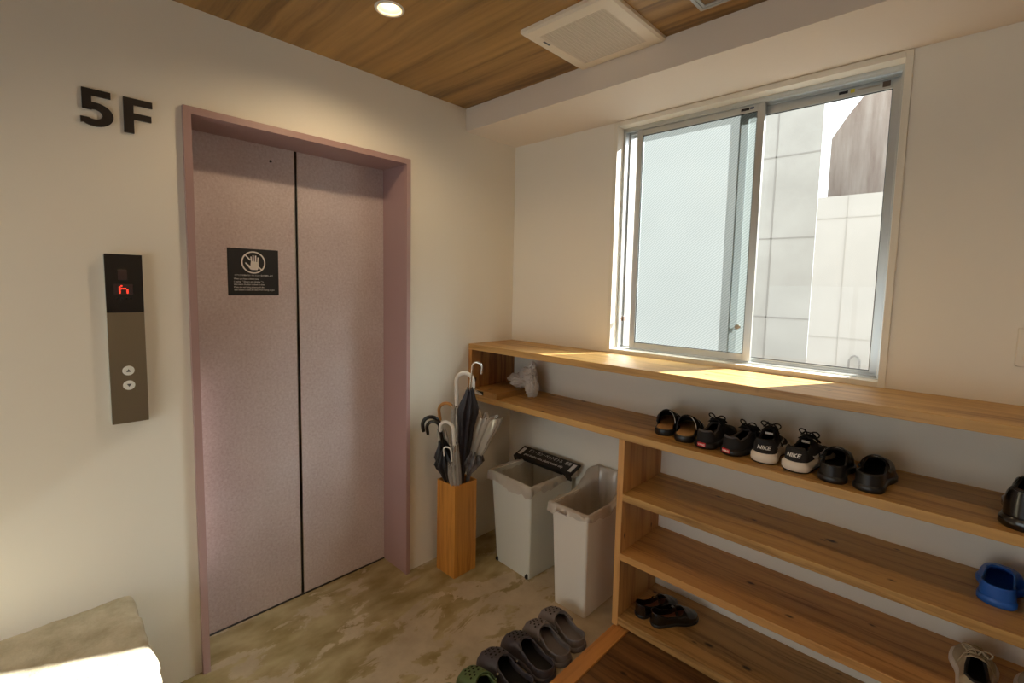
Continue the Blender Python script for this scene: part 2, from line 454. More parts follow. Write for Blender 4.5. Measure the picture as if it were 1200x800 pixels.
# ------------------------------------------------------------------ room shell
T = .18
iy0, iy1, ih = FY0+.024, FY1-.022, FH-.025
wl = B(((-.30, YE-T, -.1), (0, FY0+.012, H+.1)), ((-.30, FY1-.011, -.1), (0, T, H+.1)), ((-.30, FY0+.012, FH-.012), (0, FY1-.011, H+.1)))
struct(obj('wall_left', wl, M['wall']), 'cream plaster wall around the lift entrance')
ox0, ox1, oz0, oz1 = WX0+.008, WX1-.008, WZ0+.008, WZ1-.008
ww = B(((0, 0, -.1), (ox0, T, H+.1)), ((ox1, 0, -.1), (XE+T, T, H+.1)), ((ox0, 0, -.1), (ox1, T, oz0)), ((ox0, 0, oz1), (ox1, T, H+.1)))
struct(obj('wall_right', ww, M['wall']), 'cream plaster wall with the sliding window')
BX0, BX1, BZ0, BZ1 = .2, 2.1, .06, 1.65     # unseen window added in the far wall behind the viewer for fill daylight
struct(obj('wall_back', B(((0, YE-T, -.1), (BX0, YE, H+.1)), ((BX1, YE-T, -.1), (XE+T, YE, H+.1)), ((BX0, YE-T, -.1), (BX1, YE, BZ0)), ((BX0, YE-T, BZ1), (BX1, YE, H+.1))), M['wall']))
struct(obj('wall_side', B(((XE, YE, -.1), (XE+T, 0, H+.1))), M['wall']))
struct(obj('floor', B(((-.205, YE, -.12), (1.02, 0, 0))), M['floor']), 'patchy beige and olive concrete floor')
struct(obj('floor', B(((1.09, YE, -.12), (XE, 0, .018))), W['floor']), 'dark wooden floorboards beyond the threshold')
struct(obj('trim_1', B(((1.02, YE, -.12), (1.09, -.0005, .026)), bevel=.002), W['sill']), 'light oak threshold between concrete and floorboards')
struct(obj('ceiling_beam', B(((0, -DB, ZB), (XE, 0, H))), M['beam']), 'pale boxed beam above the window')
# ceiling with round cut-outs for the downlights
LIGHTS = [(.529, -1.187), (2.75, -1.25), (1.7, -3.1), (.75, -3.2)]  # first lamp is visible; the rest are unseen, added as fill light
bm = bmesh.new()
rect = [bm.verts.new(c) for c in ((0, YE, H), (XE, YE, H), (XE, 0, H), (0, 0, H))]
for i in range(4): bm.edges.new((rect[i], rect[(i+1) % 4]))
for lx, ly in LIGHTS:
    ring = [bm.verts.new((lx+.041*math.cos(2*PI*k/32), ly+.041*math.sin(2*PI*k/32), H)) for k in range(32)]
    for k in range(32): bm.edges.new((ring[k], ring[(k+1) % 32]))
bmesh.ops.triangle_fill(bm, use_beauty=True, use_dissolve=False, edges=bm.edges[:], normal=(0, 0, -1))
for f in bm.faces:
    if f.normal.z > 0: f.normal_flip()
struct(obj('ceiling', bm, W['ceil']), 'wood grain laminate ceiling')
struct(obj('ceiling', B(((-.3, YE-T, H+.1), (XE+T, T, H+.2))), M['wall']))   # slab above the ceiling boards

# ------------------------------------------------------------------ lift entrance
fx = .02
bm = B(((-.2, FY0, 0), (fx, iy0, FH)), ((-.2, iy1, 0), (fx, FY1, FH)), ((-.2, iy0, ih), (fx, iy1, FH)))
struct(obj('trim_2', bm, M['jamb']), 'mauve steel casing around the lift doors')
SEAM = -1.226
def door_leaf(y0, y1, edge_y0, edge_y1, name, label):
    d = struct(obj(name, B(((-.235, y0, .006), (-.2, y1, ih+.03)), bevel=.001), M['door']), label)
    e = obj('edge_strip', B(((-.236, edge_y0, .006), (-.1985, edge_y1, ih+.028))), M['chrome'], d)
    return d
dl = door_leaf(iy0-.03, SEAM-.0068, SEAM-.0068, SEAM-.0048, 'door_1', 'left mauve speckled lift door')
obj('key_hole', cyl(bmesh.new(), (-.2005, -1.332, 2.051), (-.1985, -1.332, 2.051), .0055), M['black'], dl)
door_leaf(SEAM+.0068, iy1+.03, SEAM+.0042, SEAM+.0068, 'door_2', 'right mauve speckled lift door')
struct(obj('door_gap_shade', B(((-.24, SEAM-.0048, .006), (-.214, SEAM+.0042, ih+.02))), M['black']), 'dark gap between the lift doors')  # black strip in the seam stands for the shade of the open gap
struct(obj('trim_3', B(((-.24, iy0-.02, -.004), (-.196, iy1+.02, .0035))), M['black']), 'dark lift door track')

# ------------------------------------------------------------------ no-touch notice on the left door
sg = thing('notice_sign', 'square black no touching notice with white hand symbol on the left lift door', 'sign', (-.2, -1.41, 1.465))
def sg_m(u, v, d=.002): return on_left(d, u-.101, v)   # relative to the Empty
obj('sign_plate', B(((0, -.101, 0), (.0016, .101, .2))), M['sign'], sg)
bm = bmesh.new()
cx_, cz_ = .100, .142   # centre of the prohibition ring
n = 48; ro, ri = .048, .0425
for k in range(n):
    a0, a1 = 2*PI*k/n, 2*PI*(k+1)/n
    prism(bm, [(cx_+ri*math.cos(a0), cz_+ri*math.sin(a0)), (cx_+ro*math.cos(a0), cz_+ro*math.sin(a0)),
               (cx_+ro*math.cos(a1), cz_+ro*math.sin(a1)), (cx_+ri*math.cos(a1), cz_+ri*math.sin(a1))], sg_m(0, 0), .0005)
def bar(u0, v0, u1, v1, w0, w1=None, dd=.0006):
    w1 = w1 or w0; d = Vector((u1-u0, v1-v0)).normalized(); q = Vector((-d.y, d.x))
    prism(bm, [(u0-q.x*w0, v0-q.y*w0), (u1-q.x*w1, v1-q.y*w1), (u1+q.x*w1, v1+q.y*w1), (u0+q.x*w0, v0+q.y*w0)], sg_m(0, 0), dd)
bar(cx_-.033, cz_+.032, cx_-.013, cz_+.010, .0026)
bar(cx_+.019, cz_-.018, cx_+.033, cz_-.032, .0026)
# palm
prism(bm, [(cx_-.010, cz_-.032), (cx_+.016, cz_-.032), (cx_+.020, cz_-.020), (cx_+.020, cz_+.002), (cx_-.010, cz_+.006), (cx_-.012, cz_-.010)], sg_m(0, 0), .0006)
bar(cx_-.0075, cz_+.003, cx_-.0095, cz_+.025, .0026)
bar(cx_+.000, cz_+.003, cx_-.001, cz_+.031, .0026)
bar(cx_+.0085, cz_+.003, cx_+.009, cz_+.030, .0026)
bar(cx_+.017, cz_+.000, cx_+.0185, cz_+.023, .0024)
bar(cx_-.008, cz_-.027, cx_-.032, cz_-.002, .0055, .0022, .0005)
obj('no_touch_symbol', bm, M['white_print'], sg)
obj('notice_text', text_bm('ドアに手を触れないでください 扉が開閉します', .0075, sg_m(.024, .0835), .0003, width=.152), M['white_print'], sg)
for i, (tx, wd) in enumerate([('When you hear a chime tone,', .098), ('( saying  " Doors are closing " ),', .116), ('then means the door is about to close.', .122),
                              ('If you are not being please push the', .118), ('open button to make the doors from closing on you.', .162)]):
    obj('notice_text', text_bm(tx, .0095, sg_m(.022, .0675-i*.0118), .0003, width=wd), M['white_print'], sg)

# ------------------------------------------------------------------ 5F letters
fs = thing('floor_number_sign', 'dark raised 5F floor characters fixed on the wall left of the lift', 'sign', (0, -1.872, 2.01))
def arc(cx, cy, rx, ry, a0, a1, n=14):
    return [(cx+rx*math.cos(math.radians(a0+(a1-a0)*i/n)), cy+ry*math.sin(math.radians(a0+(a1-a0)*i/n))) for i in range(n+1)]
# 5 drawn as strips (no concave n-gons)
bm = bmesh.new(); m5 = on_left(0, -.0935, 0)
prism(bm, [(.008, .095), (.078, .093), (.078, .113), (.008, .113)], m5, .008)
prism(bm, [(.008, .050), (.031, .050), (.031, .0955), (.008, .0955)], m5, .008)
oo = arc(.038, .0365, .0455, .0365, 118, -128, 22); ii = arc(.036, .0365, .0205, .0160, 118, -128, 22)
oo = [(.008, .053)]+oo+[(.003, .006)]; ii = [(.029, .053)]+ii+[(.003, .0245)]
for k in range(len(oo)-1):
    prism(bm, [ii[k], oo[k], oo[k+1], ii[k+1]], m5, .0081)
obj('digit_five', bm, M['char'], fs)
bm = bmesh.new(); mF = on_left(0, .016, 0)
for a_, b_ in (((0, 0), (.026, .113)), ((.026, .093), (.077, .113)), ((.026, .046), (.073, .066))):
    prism(bm, [(a_[0], a_[1]), (b_[0], a_[1]), (b_[0], b_[1]), (a_[0], b_[1])], mF, .008)
obj('letter_f', bm, M['char'], fs)

# ------------------------------------------------------------------ call panel
cp = thing('lift_call_panel', 'tall narrow lift call panel with red display and two round buttons', 'call panel', (0, -1.876, 1.04))
obj('back_box', B(((0, -.050, 0), (.022, .047, .565)), bevel=.001), M['alu'], cp)
obj('face_plate', B(((.022, -.0505, -.001), (.026, .0475, .374)), bevel=.0006), M['steel'], cp)
pn = obj('display_window', B(((.022, -.0505, .374), (.0262, .0475, .567)), bevel=.0006), M['black_gloss'], cp)
obj('led_screen', B(((.0262, -.030, .433), (.0267, .020, .469))), M['smoke'], pn)
obj('indicator', B(((.0262, -.018, .482), (.0267, .006, .516))), M['smoke'], pn)
bm = bmesh.new()
for r_, row in enumerate(['.#...', '#....', '####.', '#...#', '#...#', '#...#']):
    for c_, ch in enumerate(row):
        if ch == '#': cyl(bm, (.0266, -.0145+c_*.005, .463-r_*.0046), (.0272, -.0145+c_*.005, .463-r_*.0046), .0025, n=10)
obj('red_led_digit', bm, M['led'], pn)
bm = bmesh.new()
for c_ in range(4): cyl(bm, (.0262, -.022+c_*.012, .42), (.0266, -.022+c_*.012, .42), .003, n=10)
obj('speaker_holes', bm, M['hole'], pn)
for zz, up in ((.178, 1), (.128, -1)):
    bt = obj('call_button', cyl(bmesh.new(), (.025, -.002, zz), (.0285, -.002, zz), .0165, .0155, n=36), M['button'], cp)
    bm = bmesh.new(); prism(bm, [(-.0065, -.0045*up), (.0065, -.0045*up), (0, .0055*up)][::up], on_left(.0285, -.002, zz), .0006)
    obj('arrow_mark', bm, M['grey_print'], bt)

# ------------------------------------------------------------------ downlights
def downlight(x, y, label):
    t = thing('ceiling_downlight', label, 'ceiling light', (x, y, H), group='recessed downlights in the wood ceiling' )
    bm = bmesh.new()
    prof = [(.0395, .004), (.040, -.002), (.043, -.0045), (.049, -.004), (.0515, 0)]
    loft(bm, [[(r*math.cos(2*PI*k/40), r*math.sin(2*PI*k/40), z) for k in range(40)] for r, z in prof])
    obj('trim_ring', bm, M['white_trim'], t, smooth=True)
    bm = bmesh.new()
    prof = [(.0395, .004), (.036, .02), (.03, .045), (.022, .06)]
    loft(bm, [[(r*math.cos(2*PI*k/40), r*math.sin(2*PI*k/40), z) for k in range(40)] for r, z in prof])
    for f in bm.faces: f.normal_flip()
    obj('reflector', bm, M['reflector'], t, smooth=True)
    bm = bmesh.new(); bmesh.ops.create_uvsphere(bm, u_segments=20, v_segments=12, radius=.026, matrix=Matrix.Translation((0, 0, .046)))
    obj('lamp', bm, M['bulb'], t, smooth=True)
    la = bpy.data.lights.new('downlight', 'SPOT'); la.energy = LAMP_W; la.color = (1, .74, .45); la.spot_size = math.radians(160); la.spot_blend = .6
    la.shadow_soft_size = .03
    lo = bpy.data.objects.new('lamp_light', la); COL.objects.link(lo); lo.location = (0, 0, -.012); lo.parent = t
LAMP_W = 11
downlight(*LIGHTS[0], 'round warm recessed downlight in the wood ceiling beside the lift')
downlight(*LIGHTS[1], 'unseen round downlight added as fill over the wooden floor by the shoe shelf')
downlight(*LIGHTS[2], 'unseen round downlight added as fill toward the back of the room')
downlight(*LIGHTS[3], 'unseen round downlight added as fill over the stone bench')

# ------------------------------------------------------------------ ceiling vent and access hatch
vt = thing('ceiling_vent', 'square ivory ventilation grille on the wood ceiling against the beam', 'vent', (.975, -.592, H))
a = .195
bm = bmesh.new()
def fr(bm, s0, s1, z0, z1):
    r = lambda s, z: [(-s, -s, z), (s, -s, z), (s, s, z), (-s, s, z)]
    loft(bm, [r(s0, z0), r(s1, z1)])
for (s0, z0, s1, z1) in ((a, 0, a, -.012), (a, -.012, a-.008, -.02), (a-.008, -.02, a-.052, -.021), (a-.052, -.021, a-.054, -.016)):
    fr(bm, s0, s1, z0, z1)
for f in bm.faces: f.normal_flip()
obj('vent_frame', bm, M['vent'], vt)
g = a-.053
gr = obj('vent_backing', B(((-g, -g, -.0165), (g, g, -.0145))), M['vent_dark'], vt)
bm = bmesh.new()
for k in range(37):
    y = -g+.004+k*(2*g-.008)/36
    box(bm, (-g, y-.0015, -.0205), (g, y+.0015, -.0165))
for k in range(19):
    x = -g+.004+k*(2*g-.008)/18
    box(bm, (x-.0012, -g, -.0195), (x+.0012, g, -.0166))
obj('vent_louvres', bm, M['vent'], vt)
obj('maker_mark', B(((-.16, -.105, -.0216), (-.152, -.07, -.0204))), M['grey_print'], vt)

ah = thing('ceiling_hatch', 'aluminium framed ceiling access hatch at the top edge of the picture', 'hatch', (1.565, -.705, H))
a = .226
bm = bmesh.new()
for (s0, z0, s1, z1) in ((a, 0, a, -.005), (a, -.005, a-.011, -.005), (a-.011, -.005, a-.0115, -.001), (a-.0115, -.001, a-.014, -.001), (a-.014, -.001, a-.0145, -.005), (a-.0145, -.005, a-.024, -.005), (a-.024, -.005, a-.024, 0)):
    fr(bm, s0, s1, z0, z1)
for f in bm.faces: f.normal_flip()
obj('hatch_frame', bm, M['alu'], ah)
obj('hatch_panel', B(((-a+.024, -a+.024, -.002), (a-.024, a-.024, .0005))), W['ceil'], ah)

# ------------------------------------------------------------------ window
ix0, ix1, iz0, iz1 = WX0+.022, WX1-.022, WZ0+.026, WZ1-.022
bm = B(((WX0, -.008, WZ0), (ix0, .055, WZ1)), ((ix1, -.008, WZ0), (WX1, .055, WZ1)), ((ix0, -.008, WZ0), (ix1, .055, iz0)), ((ix0, -.008, iz1), (ix1, .055, WZ1)), bevel=.0012)
win = struct(obj('window_1', bm, M['white_trim']), 'white window casing around two sliding aluminium sashes')
# aluminium outer frame
fy0, fy1 = .05, .15
bm = B(((ox0, fy0, oz0), (ix0+.012, fy1, oz1)), ((ix1-.012, fy0, oz0), (ox1, fy1, oz1)), ((ix0+.012, fy0, oz0), (ix1-.012, fy1, iz0+.006)), ((ix0+.012, fy0, iz1-.012), (ix1-.012, fy1, oz1)), bevel=.001)
for (ya, yb) in ((.0905, .0955),):   # track ribs
    box(bm, (ix0+.012, ya, iz0), (ix1-.012, yb, iz0+.014)); box(bm, (ix0+.012, ya, iz1-.024), (ix1-.012, yb, iz1-.01))
box(bm, (ix0+.012, .052, iz1-.02), (ix1-.012, .058, iz1-.011)); box(bm, (ix0+.012, .138, iz1-.026), (ix1-.012, .144, iz1-.01))
box(bm, (ix0+.011, .090, iz0), (ix0+.02, .096, iz1)); box(bm, (ix1-.02, .09, iz0), (ix1-.011, .096, iz1))
obj('window_frame', bm, M['alu'], win)
obj('frame_gasket', B(((ix0+.012, .0965, iz0+.006), (ix0+.0145, .099, iz1-.012)), ((ix1-.0145, .084, iz0+.006), (ix1-.012, .0885, iz1-.012))), M['alu_dark'], win)
def sash(name, x0, x1, y, sl, sr, top, bot, glass, gname, label):
    z0, z1 = iz0+.008, iz1-.014; d = .011
    bm = B(((x0, y-d, z0), (x0+sl, y+d, z1)), ((x1-sr, y-d, z0), (x1, y+d, z1)), ((x0+sl, y-d+.001, z0), (x1-sr, y+d-.001, z0+bot)), ((x0+sl, y-d+.001, z1-top), (x1-sr, y+d-.001, z1)), bevel=.0012)
    s = obj(name, bm, M['alu'], win); s['label'] = label
    obj(gname, B(((x0+sl-.004, y-.002, z0+bot-.004), (x1-sr+.004, y+.002, z1-top+.004))), glass, s)
    if glass is M['frost']:   # only the room side of the pane is patterned
        pm = s.children[0].data; pm.materials.append(M['smooth_face'])
        for p in pm.polygons: p.material_index = 0 if p.normal.y < -.5 else 1
    obj('glass_bead', B(((x0+sl, y-.006, z0+bot), (x0+sl+.0025, y-.003, z1-top)), ((x1-sr-.0025, y-.006, z0+bot), (x1-sr, y-.003, z1-top)), ((x0+sl, y-.006, z1-top-.0025), (x1-sr, y-.003, z1-top)), ((x0+sl, y-.006, z0+bot), (x1-sr, y-.003, z0+bot+.0025))), M['alu_dark'], s)
    return s
s1 = sash('sliding_sash', .797, 1.397, .072, .030, .030, .034, .030, M['frost'], 'frosted_pane', 'inner sash with frosted patterned glass')
s2 = sash('sliding_sash', 1.285, ix1-.012, .114, .034, .030, .044, .014, M['glass'], 'clear_pane', 'outer sash with clear glass')
# pull on the frosted sash, latch on the left frame, printed stickers
lk = obj('sash_lock', B(((1.308, .0865, 1.355), (1.325, .0885, 1.375)), bevel=.001), M['steel'], s1)
cyl_bm = cyl(bmesh.new(), (1.335, .0745, 1.372), (1.335, .066, 1.372), .0105, n=20); box(cyl_bm, (1.332, .060, 1.367), (1.350, .068, 1.377), .001)
obj('crescent_latch', cyl_bm, M['steel'], s1)
obj('frame_latch', B(((.748, .055, 1.36), (.762, .068, 1.385), 0), ((.752, .045, 1.368), (.758, .06, 1.377), 0), bevel=.0015), M['brown_tab'], win)
zt = iz1-.014-.024
def sticker(par, x, z, w, h, y, mat, nm='printed_label'):
    obj(nm, B(((x, y-.0006, z), (x+w, y, z+h))), mat, par)
sticker(s1, 1.30, zt, .034, .010, .0612, M['sign']); sticker(s1, 1.337, zt+.002, .016, .008, .0612, plain('blue_print', srgb(70, 80, 120), .6)); 
sticker(s2, 1.652, zt-.004, .030, .010, .1032, M['sign']); sticker(s2, 1.690, zt-.006, .014, .014, .1032, M['yellow'])
sticker(s2, 1.712, zt-.002, .07, .006, .1032, plain('pale_print', srgb(170, 165, 155), .6)); sticker(s2, 1.790, zt-.010, .024, .020, .1032, M['brown_tab'])

bm = B(((BX0, YE-.09, BZ0), (BX0+.05, YE-.02, BZ1)), ((BX1-.05, YE-.09, BZ0), (BX1, YE-.02, BZ1)), ((BX0+.05, YE-.09, BZ0), (BX1-.05, YE-.02, BZ0+.05)), ((BX0+.05, YE-.09, BZ1-.05), (BX1-.05, YE-.02, BZ1)), (((BX0+BX1)/2-.02, YE-.09, BZ0+.05), ((BX0+BX1)/2+.02, YE-.02, BZ1-.05)), bevel=.001)
w2 = struct(obj('added_window_2', bm, M['alu']), 'unseen wide window added behind the viewer for fill daylight')
obj('clear_pane', B(((BX0+.05, YE-.058, BZ0+.05), ((BX0+BX1)/2-.02, YE-.054, BZ1-.05)), (((BX0+BX1)/2+.02, YE-.058, BZ0+.05), (BX1-.05, YE-.054, BZ1-.05))), M['glass'], w2)

# ------------------------------------------------------------------ outside
bm = bmesh.new()
prism(bm, [(-7, 3.0), (.985, 3.0), (.42, 4.9), (-7, 4.9)], Matrix.Translation((0, 0, -3)), 10.5); bmesh.ops.recalc_face_normals(bm, faces=bm.faces[:])
fa = tag(obj('concrete_building', bm, M['conc']), 'grey concrete building across the gap, left half of the clear pane', 'building')
def groove(par, boxes): obj('formwork_joint', B(*boxes), M['joint'] if par is fa else M['joint_pale'], par)
M['joint_pale'] = plain('joint_pale', srgb(178, 171, 162), .8)
for z in (.48, 1.27, 2.04, 2.82, 3.6): groove(fa, [((-7, 2.996, z), (.985, 3.001, z+.012))])
for x in (-3.4, -1.4, .6): groove(fa, [((x, 2.996, -3), (x+.012, 3.001, 7.5))])
bm = bmesh.new(); box(bm, (.987, 3.0, -3), (4.6, 4.6, 2.40))
fb = tag(obj('white_annex', bm, M['facade_lit_white']), 'low white annex wall, colour lightened as if brightly lit, in the lower right of the clear pane', 'building')
groove(fb, [((.987, 2.996, 2.2), (4.6, 3.001, 2.208))]); groove(fb, [((1.22, 2.996, -3), (1.226, 3.001, 2.4))]); groove(fb, [((.987, 2.996, 1.12), (4.6, 3.001, 1.126))])
bm = bmesh.new(); tube(bm, [(1.33, 2.96, .4), (1.33, 2.96, .93), (1.345, 2.97, .965), (1.37, 2.97, .975), (1.395, 2.97, .965), (1.41, 2.96, .93), (1.41, 2.96, .4)], .008, 8)
obj('pipe_loop', bm, M['joint'], fb)
bm = bmesh.new()
prism(bm, [(.66, -3), (3.0, -3), (3.0, 5.2), (1.15, 5.2), (1.0, 3.95), (.80, 3.68), (.66, 3.45)], Matrix(((1, 0, 0, 0), (0, 0, 1, 5.0), (0, 1, 0, 0), (0, 0, 0, 1))), 1.0)
bmesh.ops.recalc_face_normals(bm, faces=bm.faces[:])
tag(obj('stained_building', bm, M['stain']), 'taller brown streaked wall rising behind the white annex', 'building')
struct(obj('added_outer_cladding', B(((-.3, T+.001, -3), (ox0, T+.03, 3)), ((ox1, T+.001, -3), (XE+T, T+.03, 3)), ((ox0, T+.001, -3), (ox1, T+.03, oz0)), ((ox0, T+.001, oz1), (ox1, T+.03, 3))), plain('bounce_cut_cladding', srgb(120, 112, 104), .7)), 'unseen dark outer cladding added to cut sun bounce onto the buildings opposite')  # dark skin added out of view to weaken sun bounce onto the facades
struct(obj('ground', B(((-9, .2, -3.2), (12, 14, -3))), M['conc']))

# ------------------------------------------------------------------ shoe shelf
DS, TS = .353, .032
Z1, Z2, Z3, Z4, Z5 = 1.195, .908, .637, .366, .0685
sh = thing('shoe_shelf', 'long open pine shoe shelf built in under the window', 'shelf', (0, 0, 0))
def board(name, x0, z, xe=XE, mat=W[0], y0=-DS, parent=sh):
    o = obj(name, B(((x0, y0, z-TS), (xe, 0, z)), bevel=.0015), mat, parent); return o
board('top_board', 0, Z1); 
board('shelf_board', 0, Z2, mat=wood('pine_shelf_b', PL, PD, 0, off=12.4))
board('shelf_board', 1.04, Z3, mat=wood('pine_shelf_c', PL, PD, 0, off=17.1))
board('shelf_board', 1.04, Z4, mat=wood('pine_shelf_d', srgb(206, 156, 92), srgb(140, 90, 42), 0, off=21.7))
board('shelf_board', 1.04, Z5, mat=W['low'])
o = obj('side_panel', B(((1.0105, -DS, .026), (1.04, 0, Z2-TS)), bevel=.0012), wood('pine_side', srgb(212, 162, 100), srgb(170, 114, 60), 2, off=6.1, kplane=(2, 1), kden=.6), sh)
obj('added_gap_board', B(((1.0405, -.335, .019), (XE, -.315, Z5-TS))), W['low'], sh)  # strip added under the lowest shelf so the gap there stays dark
obj('end_panel', B(((0, -DS, Z2), (.028, 0, Z1-TS)), bevel=.0012), W['end'], sh)
obj('end_panel', B(((XE-.03, -DS, .026), (XE, 0, Z2-TS))), W['end'], sh)

# wooden box lying at the left end of the second shelf
wb = thing('wooden_box', 'flat dark wooden box with white paper in its slot, left end of the shelf', 'box', (.03, -.352, Z2))
obj('box_body', B(((0, 0, 0), (.21, .345, .033)), bevel=.002), wood('box_wood', srgb(172, 128, 70), srgb(120, 82, 38), 1, off=3.9), wb)
obj('slot', B(((.018, -.0008, .006), (.10, .004, .027))), M['hole'], wb)
bm = bmesh.new()
loft(bm, [[(.024, .012, .009), (.094, .012, .008), (.094, .012, .015), (.024, .012, .024)], [(.022, -.004, .010), (.092, -.004, .008), (.090, -.004, .013), (.034, -.004, .027)], [(.030, -.016, .013), (.088, -.014, .008), (.086, -.013, .014), (.036, -.015, .027)]], True, True)
bmesh.ops.recalc_face_normals(bm, faces=bm.faces[:])
obj('white_paper', bm, M['bag'], wb)

# ------------------------------------------------------------------ plastic bag
def crumple(name, parts, mat, parent=None, seed=0, amp=.22):
    bm = bmesh.new()
    for (c, r, s) in parts:
        res = bmesh.ops.create_icosphere(bm, subdivisions=5, radius=1)
        for v in res['verts']:
            p = v.co.copy()
            q = p*1.5+Vector((s*3.1, seed, s))
            ridge = 1-abs(noise.noise(q))*2; r2 = 1-abs(noise.noise(q*2.3))*2; r3 = noise.noise(q*6)
            k = 1+amp*(ridge-.6)+amp*.5*(r2-.6)+amp*.15*r3
            v.co = Vector((c[0]+p.x*r[0]*k, c[1]+p.y*r[1]*k, c[2]+p.z*r[2]*k))
    return obj(name, bm, mat, parent, smooth=True)
pb = thing('plastic_bag', 'crumpled white plastic bag beside the wooden box on the shelf', 'bag', (.255, -.115, Z2))
crumple('bag_body', [((-.055, .0, .075), (.085, .065, .040), 1), ((.0, .0, .105), (.055, .045, .052), 4)], M['bag'], pb, 2, .30)
crumple('knotted_ears', [((.055, -.03, .052), (.034, .036, .062), 2), ((.028, .0, .15), (.024, .022, .042), 3), ((.035, -.01, .105), (.026, .026, .03), 6)], M['bag'], pb, 5, .34)

# ------------------------------------------------------------------ light switch
sw = thing('light_switch', 'cream wall switch plate at the right edge above the shelf', 'switch', (2.238, 0, 1.378))
obj('switch_plate', B(((-.036, -.008, -.06), (.036, 0, .06)), bevel=.003), M['white_trim'], sw)
obj('rocker', B(((-.02, -.011, -.042), (.02, -.007, .042)), bevel=.002), M['vent'], sw)

# ------------------------------------------------------------------ stone bench
bm = bmesh.new()
x1, y1, zt = .495, -1.892, .418
n1, n2 = 26, 70
rs = []
def bench_pt(x, y, z, k=1):
    p = Vector((x*9, y*9, z*9)); q = .006*noise.noise(p)+.004*noise.noise(p*3.1)+.002*noise.noise(p*9)
    return q*k
prof = [(.0005, zt)]+[(x1*(i/18), zt) for i in range(1, 17)]
prof += [(x1-.03+.03*math.sin(a), zt-.03+.03*math.cos(a)) for a in [i*PI/2/6 for i in range(7)]]
prof += [(x1+.0, zt-.03-.385*(i/14)) for i in range(1, 15)]
ys = [y1-.018*(1-math.cos(a))*0-.0 for a in (0,)]
ylist = [y1+.0, y1-.004, y1-.012, y1-.024]+[y1-.024-(abs(YE)-abs(y1)-.024)*(i/n2) for i in range(1, n2+1)]
for j, y in enumerate(ylist):
    ins = [.022, .009, .002, 0][j] if j < 4 else 0
    ring = []
    for (x, z) in prof:
        q = bench_pt(x, y, z)
        xx = x-ins*(1 if x > x1-.05 else 0)-(q if x > x1-.04 else 0)
        zz = z-ins*(1 if z > zt-.04 else 0)+(q if z > zt-.04 else 0)
        ring.append((max(.0005, xx), y+ (q if j < 2 else 0), max(0, zz)))
    ring.append((.0005, y, 0))
    rs.append(ring)
loft(bm, rs, True, True)
bmesh.ops.recalc_face_normals(bm, faces=bm.faces[:])
tag(obj('stone_bench', bm, M['bench'], smooth=True, auto=60), 'rough beige stone bench against the wall left of the lift', 'bench')

# ------------------------------------------------------------------ umbrella stand
us = thing('umbrella_stand', 'tall square wooden umbrella stand beside the lift casing', 'umbrella stand', (.153, -.553, 0), math.radians(0))
h_, w_, t_ = .497, .0745, .011
bm = B(((-w_, -w_, 0), (w_, -w_+t_, h_)), ((-w_, w_-t_, 0), (w_, w_, h_)), ((-w_, -w_+t_, 0), (-w_+t_, w_-t_, h_)), ((w_-t_, -w_+t_, 0), (w_, w_-t_, h_)), bevel=.0012)
obj('stand_body', bm, W['stand'], us)
obj('stand_bottom', B(((-w_+t_, -w_+t_, .005), (w_-t_, w_-t_, .017))), W['stand'], us)

